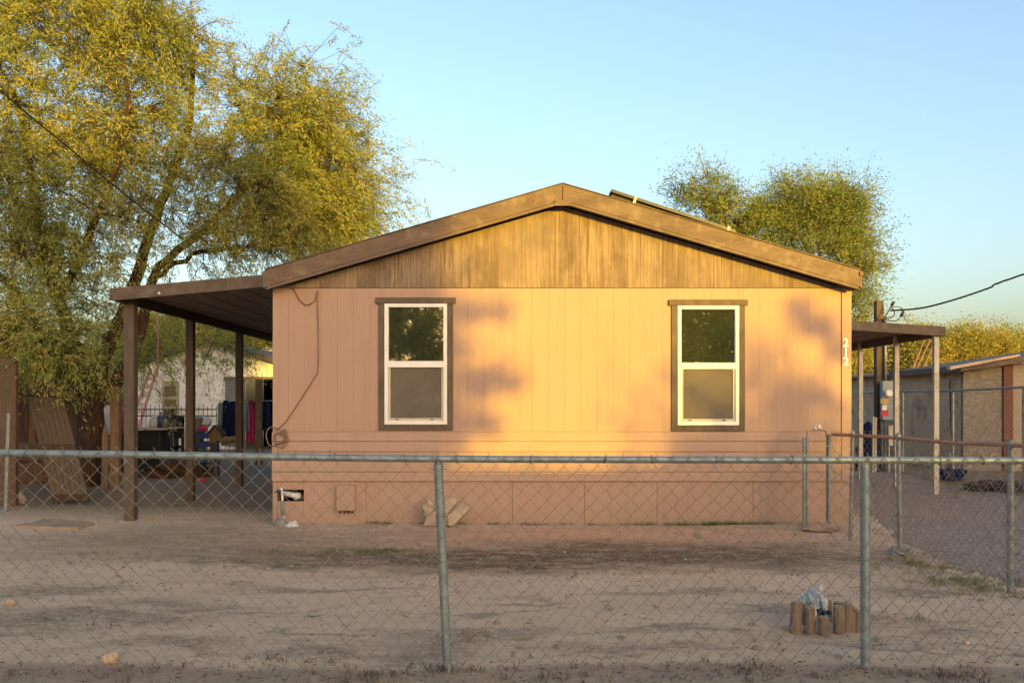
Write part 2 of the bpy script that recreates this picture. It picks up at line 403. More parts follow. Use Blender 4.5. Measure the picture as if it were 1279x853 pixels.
# front siding: vertical grooved sheets with real window openings
def strips(edges,holes,z0,z1f,y,groove,b):
    for a,c in zip(edges[:-1],edges[1:]):
        ga=groove/2
        h=[w for w in holes if a>=w['x0']-1e-4 and c<=w['x1']+1e-4]
        segs=[(z0,None)]
        if h: segs=[(z0,h[0]['z0']),(h[0]['z1'],None)]
        for s0,s1 in segs:
            xa,xc=a+ga,c-ga
            if s1 is None: b.prism_y([(xa,s0),(xc,s0),(xc,z1f(xc)),(xa,z1f(xa))],y,y+.03)
            else: b.prism_y([(xa,s0),(xc,s0),(xc,s1),(xa,s1)],y,y+.03)
Zs=wz(539); Zg=wz(360)
edges=[HL+.006]; x=HL
seam=[wx(439),wx(698),wx(824)]
while x<wx(1047)-.12:
    x+=.203; edges.append(x)
edges=[e for e in edges if e<wx(1050)-.06]+[wx(1050.3)]
for w in wins:
    for q in ('x0','x1'):
        edges=[e for e in edges if abs(e-w[q])>.05]+[w[q]]
edges.sort()
b=MB(); strips(edges,wins,Zs,lambda x:Zg,HY0,.0015,b)
b.box(wx(1051),HR,HY0-.012,HY0+.03,wz(601),Zg)              # corner trim board
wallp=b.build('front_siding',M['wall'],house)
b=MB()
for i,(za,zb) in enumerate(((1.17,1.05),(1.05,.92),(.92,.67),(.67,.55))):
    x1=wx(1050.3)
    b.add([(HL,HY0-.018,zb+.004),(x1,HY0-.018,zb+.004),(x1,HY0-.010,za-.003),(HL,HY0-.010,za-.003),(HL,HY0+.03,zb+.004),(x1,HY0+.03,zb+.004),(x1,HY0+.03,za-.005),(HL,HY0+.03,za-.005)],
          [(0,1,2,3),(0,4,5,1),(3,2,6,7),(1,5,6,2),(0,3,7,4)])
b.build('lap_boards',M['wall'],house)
# dark backing behind the siding joints, window rooms stay open
b=MB()
hx=[HL+.01,wins[0]['x0'],wins[0]['x1'],wins[1]['x0'],wins[1]['x1'],HR-.01]
for i in range(5):
    if i in (1,3):
        w=wins[0 if i==1 else 1]; b.box(hx[i],hx[i+1],HY0+.032,HY0+.06,.5,w['z0']); b.box(hx[i],hx[i+1],HY0+.032,HY0+.06,w['z1'],Zg+.02)
    else: b.box(hx[i],hx[i+1],HY0+.032,HY0+.06,.5,Zg+.02)
b.box(HL,HL+.05,HY0+.062,HY1,0,3.02); b.box(HR-.05,HR,HY0+.062,HY1,0,3.02); b.box(HL+.052,HR-.052,HY1-.05,HY1,0,3.02)
b.box(HL+.052,HR-.052,14.2,14.25,0,3.0); b.box(HL+.052,HR-.052,HY0+.062,14.19,2.85,2.9)
b.build('wall_structure',M['wall'],house)
# skirting with a hole where the pipes go in
b=MB(); ys0=HY0+.012; h0,h1,k0,k1=wx(346),wx(379),wz(626),wz(611.5)
segx=[HL,h0,h1,wx(457),wx(551),wx(640),wx(730),wx(821),wx(941),wx(1004),HR]
for a,c in zip(segx[:-1],segx[1:]):
    if a==h0: b.box(a+.001,c-.001,ys0,ys0+.025,-.12,k0); b.box(a+.001,c-.001,ys0,ys0+.025,k1,.546)
    else: b.box(a+.002,c-.002,ys0,ys0+.025,-.12,.546)
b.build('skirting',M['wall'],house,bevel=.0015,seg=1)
b=MB(); b.box(HL+.055,HR-.055,ys0+.3,ys0+.32,-.1,.5); b.box(HL+.01,HR-.01,ys0+.026,ys0+.3,.502,.54); b.build('crawl_space',M['dark'],house)
b=MB(); b.tube([(h0+.06,ys0+.05,k0+.10),(h1-.08,ys0+.03,k0+.06)],.035,10); b.tube([(h1-.10,ys0+.0,k0+.06),(h1-.08,ys0+.14,k0+.06)],.045,10)
b.build('drain_pipe',M['bag_w'],house,smooth=True)
# small access box on the skirting, utility plate
b=MB(); b.box(wx(421.5),wx(444.5),ys0-.085,ys0-.001,wz(637),wz(605)); bx=b.build('utility_box',M['wall'],house,bevel=.006)
b=MB(); 
for i in range(4): b.tube([(wx(425+i*5),ys0-.05,wz(636)),(wx(426+i*5),ys0-.045,wz(640))],.012,6)
b.build('cable_gland',M['black'],bx)
b=MB(); b.box(wx(392),wx(420),ys0-.008,ys0-.001,wz(634),wz(607)); b.build('patch_panel',M['wall'],house,bevel=.002)
# gable
b=MB(); gz0=Zg+.006
def gt(x): return RZ-.22-abs(x-RC)*SL
ge=[HL]; x=HL; rr=random.Random(3)
while x<HR-.1:
    x+=rr.choice([.07,.1,.1,.16,.2,.2]); ge.append(min(x,HR))
if ge[-1]<HR: ge.append(HR)
ge=[e for e in ge if abs(e-RC)>.035 and abs(e-wx(698))>.03]+[wx(698)]
ge=sorted(ge)
for a,c in zip(ge[:-1],ge[1:]):
    if a<RC<c: pts=[(a+.0012,gz0),(c-.0012,gz0),(c-.0012,gt(c)),(RC,gt(RC)),(a+.0012,gt(a))]
    else: pts=[(a+.0012,gz0),(c-.0012,gz0),(c-.0012,max(gt(c),gz0+.003)),(a+.0012,max(gt(a),gz0+.003))]
    b.prism_y(pts,HY0-.008,HY0+.02)
b.build('gable_boards',M['gable'],house)
b=MB(); b.prism_y([(HL,gz0),(HR,gz0),(HR,gt(HR)+.01),(RC,gt(RC)+.01),(HL,gt(HL)+.01)],HY0+.022,HY0+.05); b.build('gable_backing',M['dark'],house)
# roof
YF=10.30
def slope_prism(b,xa,xb,za,zb,th,y0,y1):
    b.prism_y([(xa,za-th),(xb,zb-th),(xb,zb),(xa,za)],y0,y1)
XL,XR=HL-.03,HR+.03
b=MB()
slope_prism(b,XL,RC,RZ-(RC-XL)*SL,RZ,.06,YF+.034,HY1+.3); slope_prism(b,RC,XR,RZ,RZ-(XR-RC)*SL,.06,YF+.034,HY1+.3)
roof=b.build('roof',M['shingle'],house)
b=MB()
slope_prism(b,XL-.0,RC-.003,RZ+.012-(RC-XL)*SL,RZ+.012,.205,YF,YF+.03); slope_prism(b,RC+.003,XR,RZ+.012,RZ+.012-(XR-RC)*SL,.205,YF,YF+.03)
b.build('fascia',M['fascia'],roof,bevel=.004)
b=MB()   # thin drip trim under the fascia
slope_prism(b,XL+.02,RC-.003,RZ-.198-(RC-XL-.02)*SL,RZ-.198,.035,YF-.012,YF+.03); slope_prism(b,RC+.003,XR-.02,RZ-.198,RZ-.198-(XR-.02-RC)*SL,.035,YF-.012,YF+.03)
b.box(RC-.10,RC+.10,YF-.018,YF-.013,RZ-.262,RZ-.19)
b.build('fascia_trim',M['fascia'],roof,bevel=.003)
b=MB(); slope_prism(b,XL+.01,RC,RZ-.17-(RC-XL)*SL,RZ-.17,.03,YF+.034,HY0-.01); slope_prism(b,RC,XR-.01,RZ-.17,RZ-.17-(XR-RC)*SL,.03,YF+.034,HY0-.01)
b.build('soffit',M['awn'],roof)
b=MB(); slope_prism(b,XL-.005,RC-.002,RZ+.024-(RC-XL)*SL,RZ+.024,.010,YF-.015,YF+.06); slope_prism(b,RC+.002,XR+.01,RZ+.024,RZ+.024-(XR-RC)*SL,.010,YF-.015,YF+.06)
b.build('drip_edge',M['fascia'],roof)
b=MB(); b.box(XR,XR+.025,YF,HY1+.3,RZ-.205-(XR-RC)*SL,RZ+.0-(XR-RC)*SL); b.box(XR-.01,XR+.035,YF-.02,YF+.06,RZ-.06-(XR-RC)*SL,RZ-.01-(XR-RC)*SL)
b.box(XL-.025,XL,YF,10.62,RZ-.205-(RC-XL)*SL,RZ-(RC-XL)*SL)
b.build('eave_board',M['fascia'],roof,bevel=.003)
# windows
for i,w in enumerate(wins):
    x0,x1,z0,z1=w['x0'],w['x1'],w['z0'],w['z1']; t=.075; yo=HY0-.022
    b=MB(); b.box(x0-t,x0-.001,yo,HY0-.001,z0-t,z1+.001); b.box(x1+.001,x1+t,yo,HY0-.001,z0-t,z1+.001); b.box(x0-.0005,x1+.0005,yo+.002,HY0-.001,z0-t,z0-.001)
    win=b.build('window',M['trim'],house,bevel=.003)
    b=MB(); b.box(x0-t-.035,x1+t+.035,yo-.014,HY0-.001,z1+.0015,z1+.075); b.build('head_trim',M['trim'],win,bevel=.004)
    fw=.045; zm=z0+ (z1-z0)*.5
    b=MB(); fy0,fy1=HY0-.030,HY0+.05
    zm0,zm1=(wz(459) if i==0 else wz(461)),(wz(451) if i==0 else wz(453))
    b.box(x0,x0+fw,fy0,fy1,z0,z1); b.box(x1-fw,x1,fy0,fy1,z0,z1); b.box(x0+fw,x1-fw,fy0,fy1,z1-fw,z1); b.box(x0+fw,x1-fw,fy0-.012,fy1,z0,z0+fw+.005)
    b.box(x0+fw,x1-fw,fy0+.006,fy1,zm0,zm1)
    b.build('window_frame',M['vinyl'],win,bevel=.004)
    b=MB(); sy0=HY0-.008; sw=.028
    b.box(x0+fw+.001,x0+fw+sw,sy0,fy1,z0+fw+.006,zm0-.001); b.box(x1-fw-sw,x1-fw-.001,sy0,fy1,z0+fw+.006,zm0-.001)
    b.box(x0+fw+sw,x1-fw-sw,sy0,fy1,z0+fw+.006,z0+fw+.006+sw); b.build('lower_sash',M['vinyl2'],win,bevel=.003)
    b=MB(); b.box(x0+fw+.001,x1-fw-.001,HY0+.012,HY0+.018,zm1+.001,z1-fw-.001); b.build('glass_pane',M['glass'],win)
    b=MB(); b.box(x0+fw+sw+.001,x1-fw-sw-.001,HY0+.006,HY0+.009,z0+fw+sw+.007,zm0-.002); b.build('insect_screen',M['screen'],win)
    b=MB(); b.box(x0+fw+.001,x1-fw-.001,HY0+.03,HY0+.035,z0+fw+.04,zm0-.001); b.build('lower_glass',M['glass'],win)
    for q in (.2,.76): 
        b=MB(); xx=x0+(x1-x0)*q; b.box(xx-.02,xx+.02,sy0-.008,sy0-.001,z0+fw+.012,z0+fw+.024)
        b.build('sash_latch',M['black'],win)
# house number
cu=bpy.data.curves.new('num','FONT'); cu.body='2\n1\n2'; cu.size=.145; cu.space_line=.80; cu.extrude=.004; cu.offset=.004; cu.align_x='CENTER'
to=bpy.data.objects.new('tmp',cu); COL.objects.link(to); bpy.context.view_layer.update()
me=bpy.data.meshes.new_from_object(to.evaluated_get(bpy.context.evaluated_depsgraph_get())); bpy.data.objects.remove(to)
Mx=Matrix.Translation(Vector((wx(1055.6),HY0-.018,wz(433)))-Vector(house.location))@Matrix.Rotation(R(90),4,'X')
me.transform(Mx); me.materials.clear(); me.materials.append(M['number']); me.name='house_number'
no=bpy.data.objects.new('house_number',me); COL.objects.link(no); no.parent=house; no['label']='white house number 212 stacked vertically'

# left patio awning
aw=thing('patio_awning',(-4.0,10.6,0),'dark brown patio awning on brown posts at the left side of the tan house','awning')
AX0,AX1=-5.07,HL-.03; AY0,AY1=10.62,17.9
def az(x): return 2.965+(x-AX0)*.09
b=MB(); slope_prism(b,AX0,AX1,az(AX0),az(AX1),.03,AY0+.03,AY1); 
for k in range(7):
    xx=AX0+.25+k*.3; b.box(xx,xx+.012,AY0+.04,AY1,az(xx)-.038,az(xx)-.028)
b.build('roof_panel',M['underside'],aw)
b=MB(); slope_prism(b,AX0,AX1,az(AX0)+.012,az(AX1)+.012,.16,AY0,AY0+.028); b.box(AX0-.02,AX0,AY0,AY1,az(AX0)-.14,az(AX0)+.012)
b.build('fascia',M['awn'],aw,bevel=.004)
b=MB(); b.box(AX0+.03,AX0+.09,AY0+.06,AY1,az(AX0)-.15,az(AX0)-.045); b.build('beam',M['post_brown'],aw)
for px,py,w_,mm in ((163.5,650,.13,'post_grey'),(238,625,.115,'post_brown'),(299,607,.115,'post_brown')):
    Y=gy(py); X=gx(px,Y); b=MB(); b.box(X-w_/2,X+w_/2,Y-w_/2,Y+w_/2,-.1,az(AX0)-.045); b.build('post',M[mm],aw,bevel=.006)
b=MB(); b.blob((gx(198,10.6),AY0-.003,gz(366,10.6)),(.018,.006,.018),1,0,8,6); b.build('bolt_cap',M['whitep'],aw)
# right awning
ar=thing('carport_awning',(5.7,14.0,0),'brown carport awning on off-white posts at the right side of the tan house','awning')
BX0,BX1,BY0,BY1=HR+.03,7.2,14.0,18.6
def bz(x): return 2.79+(BX1-x)*.064
b=MB(); slope_prism(b,BX0,BX1,bz(BX0),bz(BX1),.03,BY0+.03,BY1)
for k in range(8): xx=BX0+.2+k*.36; b.box(xx,xx+.012,BY0+.04,BY1,bz(xx)-.038,bz(xx)-.028)
b.build('roof_panel',M['underside'],ar)
b=MB(); slope_prism(b,BX0,BX1,bz(BX0)+.012,bz(BX1)+.012,.16,BY0,BY0+.028); b.box(BX1,BX1+.02,BY0,BY1,bz(BX1)-.15,bz(BX1)+.012); b.build('fascia',M['awn'],ar,bevel=.004)
b=MB(); b.box(BX1-.1,BX1-.03,BY0+.05,BY1,bz(BX1)-.14,bz(BX1)-.04); b.build('beam',M['awn'],ar)
for Y in (14.1,15.55,17.15):
    b=MB(); b.box(7.06,7.14,Y-.04,Y+.04,-.1,bz(7.1)-.04); b.box(7.05,7.06,Y-.055,Y+.02,-.1,bz(7.1)-.05); b.build('post',M['post_white'],ar,bevel=.004)

# solar panel on the right slope
sp=thing('solar_panel',(2.2,11.0,3.7),'dark solar panel raised above the right slope of the roof','solar panel')
p0=Vector((gx(763,11),11.0,gz(238,11))); p1=Vector((gx(931,11),11.0,gz(293,11))); d=(p1-p0).normalized(); nrm=Vector((-d.z,0,d.x)).normalized()
if nrm.z<0: nrm=-nrm
def qbox(b,a,c,y0,y1,h0,h1):
    P=[a+nrm*h0,c+nrm*h0,c+nrm*h1,a+nrm*h1]
    b.prism_y([(p.x,p.z) for p in P],y0,y1)
b=MB(); qbox(b,p0,p0+d*1.72,11.0,12.65,-.018,.022); sp_f=b.build('frame',M['alu'],sp,bevel=.003)
b=MB(); qbox(b,p0+d*.02,p0+d*1.70,11.02,12.63,.0225,.026); b.build('solar_cells',M['solar'],sp)
for y_ in (11.05,12.3):
    b=MB(); qbox(b,p0+d*.03,p0+d*1.86,y_,y_+.05,-.075,-.02); b.build('mounting_rail',M['blackmat'],sp)
for q in (.32,1.6):
    b=MB(); qbox(b,p0+d*q,p0+d*(q+.035),10.985,11.0,-.09,.03); b.build('clamp',M['alul'],sp)
for q in (.4,1.5):
    for yy in (11.07,12.32):
        b=MB(); c=p0+d*q; b.box(c.x-.02,c.x+.02,yy-.02,yy+.02,RZ-(c.x-RC)*SL-.02,c.z-.06)
        b.build('support_leg',M['alu'],sp)

# cable on the wall
b=MB(); yc=HY0-.018
def wp(*a): return [Vector((wx(x),yc,wz(y))) for x,y in a]
def smooth_path(P,n=6):
    out=[]
    P=[P[0]]+P+[P[-1]]
    for i in range(1,len(P)-2):
        a,b_,c,d_=P[i-1],P[i],P[i+1],P[i+2]
        for k in range(n):
            t=k/n; out.append(.5*((2*b_)+(c-a)*t+(2*a-5*b_+4*c-d_)*t*t+(3*b_-a-3*c+d_)*t**3))
    out.append(P[-2]); return out
b.tube(smooth_path(wp((346,359),(366,361),(374,374),(383,381),(393,376),(397,363),(397,380),(398,420),(397.5,462),(393,472),(372,505),(357,527),(346,537))),.008,6)
cb=b.build('wall_cable',M['cable'],org=(wx(397),HY0,wz(450)),smooth=True); tag(cb,'tan cable looping down the left of the tan wall','cable')
b=MB()
for k,(dx,dz,r_) in enumerate(((0,0,.075),(.015,-.01,.09),(-.06,.02,.115),(.01,.01,.06))):
    b.torus((wx(350)+dx,HY0-.04-.008*k,wz(547)+dz),r_,.007,24,5,(0,1,.1),.35,k*2)
b.tube(smooth_path([Vector((wx(x),HY0-.04,wz(y))) for x,y in ((355,536),(359,541),(358,552),(354,560))]),.014,6)
tag(b.build('cable_coil',M['cable'],org=(wx(350),HY0-.04,wz(547)),smooth=True),'coil of tan cable hung at the left corner of the tan wall','cable')

# ------------------------------------------------------------------ chain link fences
def diamonds(b,P0,P1,ztop,zbot,w=.095,r=.0022,y_w=.004,tips=.03,rng=None,htop=None):
    """zigzag wires between two ground points; ztop/zbot functions of fraction"""
    L=(P1-P0).length; n=int(L/w); dirv=(P1-P0).normalized(); nv=Vector((-dirv.y,dirv.x,0))
    for i in range(n+1):
        s0=i*w; zt=ztop(s0/L); zb=zbot(s0/L); k=max(2,int(round((zt-zb)/(w/2)))); 
        pts=[]
        for j in range(k+1):
            s=s0+(w/2 if j%2 else 0)*1.0+(rng.uniform(-.007,.007) if rng else 0)
            z=zt-(zt-zb)*j/k
            pts.append(P0+dirv*s+nv*(y_w if j%2 else -y_w)+Vector((0,0,z)))
        # the same wire leans the other way on the next half so the loops hook
        b.tube(pts,r,4,False)
        pts2=[]
        for j in range(k+1):
            s=s0+(-w/2 if j%2 else 0)
            z=zt-(zt-zb)*j/k
            pts2.append(P0+dirv*s+nv*(-y_w if j%2 else y_w)+Vector((0,0,z)))
        b.tube(pts2,r,4,False)
        t=P0+dirv*s0+Vector((0,0,zt))
        b.tube([t,t+Vector((.008,0,tips*.7)),t+Vector((-.006,0,tips))],r,4,False)
fr=random.Random(5)
FP=[(-1700,548,4.15),(-330,562,4.50),(150,567.5,4.62),(547,573,4.77),(1081,574.5,4.82),(1640,576,4.9),(3200,577,5.1)]
cf=thing('chain_link_fence',(0,4.77,0),'long galvanised chain link fence with steel top rail crossing the front of the yard','fence')
rp=[at(*p) for p in FP]
b=MB(); b.tube(smooth_path(rp,6),.0205,12); b.build('top_rail',M['galv'],cf,smooth=True)
b=MB(); 
mesh_off=-.028
for (a,c) in zip(rp[:-1],rp[1:]):
    A=Vector((a.x,a.y+mesh_off,0)); C_=Vector((c.x,c.y+mesh_off,0))
    diamonds(b,A,C_,lambda f,a=a,c=c:a.z+(c.z-a.z)*f+.012,lambda f,a=a:.045+.012*math.sin(f*9+a.x),rng=fr)
b.build('wire_mesh',M['wire'],cf)
for (tx,bx_,Y) in ((547.5,560.5,4.77),(1080.5,1081,4.82)):
    T=Vector((gx(tx,Y),Y,gz(583,Y))); B=Vector((gx(bx_,Y),Y,-.15))
    b=MB(); b.tube([B,T],.0255 if tx<600 else .0275,14); po=b.build('post',M['galv'],cf,smooth=False)
    b=MB(); b.tube([T+Vector((0,0,-.002)),T+Vector((0,0,.012)),T+Vector((0,0,.035))],[.03,.028,.012],14); b.tube([T+Vector((-.0,0,.0)),T+Vector((0,0,.05))],.008,8)
    b.tube([T+Vector((-.05,-.01,-.012)),T+Vector((.05,-.01,-.012))],.004,6); b.build('post_cap',M['galv_r'],po)
    for z in (.12,.36,.62,.88):
        b=MB(); c=B.lerp(T,(z+.15)/(T.z+.15)); b.torus(c,.030,.0028,14,4,(0,.25,1))
        b.build('tie_wire',M['wire'],po)
for X in (-8.6,-6.2,-3.9,4.6,7.0,9.4,11.8):
    b=MB(); yp=4.25+.02*(X+9)+(.25 if X>0 else .18); b.tube([(X,yp,-.1),(X,yp,1.17)],.027,12); b.build('post',M['galv'],cf)
b=MB()
xq=-3.4
while xq<3.6:
    i=0
    for a,c in zip(rp[:-1],rp[1:]):
        if a.x<=xq<=c.x: f=(xq-a.x)/(c.x-a.x); p=a.lerp(c,f); break
    n_=Vector((1,fr.uniform(-.3,.3),fr.uniform(-.35,.35))); b=MB()
    b.torus(p,.024,.003,12,4,n_); b.tube([p+Vector((.005,-.022,-.012)),p+Vector((.012+fr.uniform(0,.02),-.03,-.05))],.0022,4); b.build('tie_wire',M['wire'],cf)
    xq+=fr.uniform(.22,.45)

# side fence with pink rail
sf=thing('side_fence',(3.9,8.0,0),'chain link side fence with sagging pink painted top rail beside the gravel drive','fence')
SP=[Vector((gx(1040,10.0),10.0,gz(542.5,10.0))),Vector((gx(1065,9.28),9.28,gz(543.5,9.28))),Vector((gx(1122.5,8.45),8.45,gz(547,8.45))),Vector((gx(1190,7.5),7.5,gz(553,7.5))),Vector((gx(1262,6.77),6.77,gz(555.5,6.77))),Vector((4.08,5.0,1.2))]
b=MB(); b.tube(smooth_path(SP,6),.0185,10); b.build('top_rail',M['redpipe'],sf,smooth=True)
b=MB()
for a,c in zip(SP[:-1],SP[1:]):
    diamonds(b,Vector((a.x,a.y,0))+Vector((-.02,0,0)),Vector((c.x,c.y,0))+Vector((-.02,0,0)),lambda f,a=a,c=c:a.z+(c.z-a.z)*f+.03,lambda f:.04,w=.09,r=.0017)
b.build('wire_mesh',M['wire'],sf)
for (tx,bx_,by,r_) in ((1065,1062,676,.02),(1122,1124.5,693,.024),(1262.5,1262,740,.026)):
    Y=gy(by); T=Vector((gx(tx,Y),Y,1.19)); B=Vector((gx(bx_,Y),Y,-.1))
    b=MB(); b.tube([B,T],r_,12); po=b.build('post',M['galv_r'],sf)
    b=MB(); b.tube([T,T+Vector((0,0,.015)),T+Vector((0,0,.04))],[r_*1.2,r_*1.1,.008],10); b.build('post_cap',M['galv_r'],po)
# tan narrow gate panel by the wall with two steel posts
gt_=thing('gate_panel',(3.6,10.05,0),'narrow gate panel with tan painted pipe frame between steel posts by the wall','gate')
Yg=10.03
gpx=lambda x:gx(x,Yg); gpz=lambda y:gz(y,Yg)
b=MB(); pts=[Vector((gpx(x),Yg,gpz(y))) for x,y in ((1008.5,650),(1008.5,560),(1008.8,545),(1009.6,538.5),(1012.5,536.8),(1020,536.5),(1029,536.8),(1032,538.5),(1033,545),(1033.5,560),(1033.5,650))]
b.tube(smooth_path(pts,4),.017,8); b.build('pipe_frame',M['wall'],gt_,smooth=True)
b=MB(); diamonds(b,Vector((gpx(1010),Yg,0)),Vector((gpx(1032),Yg,0)),lambda f:gpz(540),lambda f:.06,w=.06,r=.0015,tips=.0); b.build('wire_mesh',M['wall'],gt_)
b=MB()
for i in range(2): b.blob((gpx(1018+i*5),Yg-.01,gpz(533.5)),(.016,.012,.035),i,.4,8,6)
b.tube([(gpx(1016),Yg-.015,gpz(537)),(gpx(1019),Yg-.015,gpz(529)),(gpx(1022),Yg-.015,gpz(533)),(gpx(1027),Yg-.015,gpz(536))],.008,6); b.build('knotted_rag',M['bag_w'],gt_,smooth=True)
for x in (1003,1007,1034.5):
    b=MB(); zt=gpz(546 if x<1010 else 543); b.tube([(gpx(x),Yg-.03,-.05),(gpx(x),Yg-.03,zt)],.019 if x!=1007 else .015,10); po=b.build('post',M['galv_r'],gt_)
    if x!=1007:
        b=MB(); b.torus((gpx(x),Yg-.03,gpz(557)),.027,.008,14,6,(0,0,1)); b.tube([(gpx(x)-.05,Yg-.05,gpz(557)),(gpx(x)+.05,Yg-.05,gpz(557))],.007,6); b.build('clamp',M['galv_r'],po)

# ------------------------------------------------------------------ yard objects
# stone slab before the gate
b=MB(); b.blob((gx(1025,9.85),9.85,gh(3.6,9.85)+.03),(.24,.13,.05),4,.25,16,8,2.2); tag(b.build('stepping_stone',M['dirtconc'],org=(3.6,9.85,0)),'flat dusty paving stone lying before the narrow gate panel','stone')
b=MB(); b.blob((gx(1020,9.9),9.95,gh(3.6,9.9)+.0),(.19,.11,.035),9,.3,14,6,2); 
# footing under side fence post
b=MB(); Y=gy(693); b.blob((gx(1122,Y),Y-.02,.035),(.12,.08,.05),6,.35,12,7,2.2); tag(b.build('post_footing',M['bag_g'],org=(gx(1122,Y),Y,0)),'grey green concrete lump at the foot of the side fence post','concrete lump')
# broken slabs by the wall
def slab(name,px0,poly,y,th,tilt,mat,label,cat):
    b=MB(); P=[(gx(x,y),gz(q,y)) for x,q in poly]; b.prism_y(P,y,y+th)
    z0=min(p[1] for p in P)
    o=b.build(name,mat,org=(P[0][0],y,z0),bevel=.012); o.rotation_euler=(R(tilt),0,0)
    return tag(o,label,cat)
slab('concrete_slab',0,[(528,657),(533,643),(545,636),(560,641),(563,657)],10.12,.10,-12,M['dirtconc'],'dusty concrete slab leaning against the skirting, lowest of the rubble','rubble')
slab('concrete_slab',0,[(558,645),(576,627),(588,635),(566,657),(560,657)],10.08,.13,-10,M['conc'],'pale angular concrete block at the right of the rubble by the wall','rubble')
slab('concrete_slab',0,[(554,640),(556,622),(568,621),(572,626),(560,641)],10.22,.10,-6,M['conc'],'upright pale slab in the middle of the rubble by the wall','rubble')
b=MB(); b.blob((gx(535,10.25),10.25,gz(634,10.25)),(.075,.09,.12),5,.35,12,9,2.2); tag(b.build('rubble_stone',M['conc'],org=(gx(535,10.25),10.25,.1)),'rounded pale stone at the left of the rubble by the wall','rubble')
# water pipe at the left corner
wpT=thing('water_pipe',(gx(352,10.3),10.3,0),'slim white and green standpipe at the left corner of the house','pipe')
b=MB(); b.tube([(gx(355,10.3),10.3,-.05),(gx(354,10.3),10.3,.22),(gx(351.5,10.3),10.3,.49)],.012,8); b.build('upper_pipe',M['vinyl'],wpT,smooth=True)
b=MB(); b.tube([(gx(353,10.28),10.28,.15),(gx(352.5,10.28),10.28,.33)],.022,8); b.build('valve_sleeve',flatmat('grey_green_valve',(.2,.24,.19)),wpT,smooth=True)
b=MB(); b.tube([(gx(352,10.3),10.3,.45),(gx(346,10.3),10.28,.445)],.012,6); b.tube([(gx(344,10.3),10.3,.43),(gx(348,10.3),10.28,.46)],.009,6); b.build('tap_handle',M['black'],wpT)
b=MB(); b.blob((gx(350,10.2),10.22,.06),(.075,.07,.075),3,.25,14,9); tag(b.build('grey_stone',M['bag_g'],org=(gx(350,10.2),10.22,0),smooth=True),'round grey stone at the foot of the standpipe','stone')
b=MB(); b.blob((gx(365.5,10.2),10.18,.04),(.085,.07,.055),8,.3,14,9); tag(b.build('white_stone',M['bag_w'],org=(gx(365,10.2),10.18,0),smooth=True),'round whitish stone to the right of the standpipe','stone')

# ring of log stakes with plastic bag
LX,LY=gx(1030,5.62),5.62
ring=thing('log_stake_ring',(LX,LY,0),'ring of short upright log stakes set in the sandy yard','garden edging')
stk=[(993,790,752),(1010.5,791,758),(1028.5,793,771),(1048,791,757),(1057,789,753),(1061.5,789,764),(1072,789,762),(1080,785,765),(1034,776,750),(1000,777,754),(1047,775,752),(1063,777,757)]
for i,(px,pb,pt) in enumerate(stk):
    Y=gy(pb); X=gx(px,Y); zt=gz(pt,Y); r_=.038 if i<5 else .033
    b=MB(); n_=10; lean=fr.uniform(-.006,.006)
    b.tube([(X,Y,-.05),(X+lean,Y,zt*.5),(X+lean*2,Y+.004,zt)],[r_,r_*1.02,r_*.95],n_); o=b.build('log_stake',M['log'],ring,bevel=.003)
    b=MB(); b.tube([(X+lean*2,Y+.004,zt+.0005),(X+lean*2,Y+.004,zt+.003)],[r_*.9,r_*.86],n_); b.build('sawn_end',M['logend'],o)
bgx,bgy=gx(1017,5.66),5.66
def crumple(c,r,seed,seg=22,rings=16,amp=.55):
    b=MB(); b.blob(c,r,seed,amp,seg,rings,3.4); return b
bgT=thing('plastic_bag',(bgx,bgy,.1),'crumpled pale blue and white plastic bag stuffed in the log stake ring','bag')
b=crumple((bgx,bgy,.19),(.055,.045,.085),3,amp=.38); b.tube([(bgx+.02,bgy-.04,.25),(bgx+.045,bgy-.045,.2),(bgx+.05,bgy-.05,.14)],[.01,.02,.012],6)
b.blob((bgx-.075,bgy,.205),(.03,.025,.035),6,.5,10,8,3); b.build('bag_body',M['bag'],bgT)
b=MB(); b.blob((bgx+.045,bgy-.035,.13),(.055,.035,.022),7,.4,12,8,3); b.build('dark_print',M['bag_b'],bgT)
b=MB(); b.tube([(bgx+.03,bgy-.02,.27),(bgx+.035,bgy-.02,.315),(bgx+.05,bgy-.02,.27)],[.012,.014,.006],6); b.blob((bgx+.06,bgy-.05,.16),(.014,.012,.06),2,.5,8,8); b.blob((bgx-.02,bgy-.07,.09),(.016,.01,.05),5,.5,8,8); b.build('bag_fold',M['bag_w'],bgT)
# small bits on the ground
def peb(px,py,r,seed,mat,label,name='stone',cat='stone'):
    Y=gy(py); X=gx(px,Y); b=MB(); b.blob((X,Y,gh(X,Y)+r[2]*.5),r,seed,.3,12,8); tag(b.build(name,mat,org=(X,Y,0),smooth=True),label,cat)
M['peach']=pmat('peach_stone',(.52,.36,.24),(.50,.42,.27),9,.8)
Y=gy(828);X=gx(138,Y); b=MB(); b.blob((X+.015,Y,.035),(.036,.03,.034),2,.3,12,8); b.blob((X-.02,Y,.022),(.034,.03,.026),5,.3,12,8); tag(b.build('peach_stone',M['peach'],org=(X,Y,0),smooth=True),'peach and yellow lump lying at the front fence','stone')
peb(13,755,(.04,.035,.03),1,M['conc'],'small pale stone at the far left of the sandy yard')
peb(23,628,(.13,.11,.11),12,M['conc'],'pale round stone beside the thin steel post at far left')
peb(1208,803,(.02,.016,.012),4,M['peach'],'tiny yellow stone on the sand at the right','stone')
peb(1226,735,(.022,.018,.014),5,M['conc'],'small white stone in the weeds by the gravel drive')
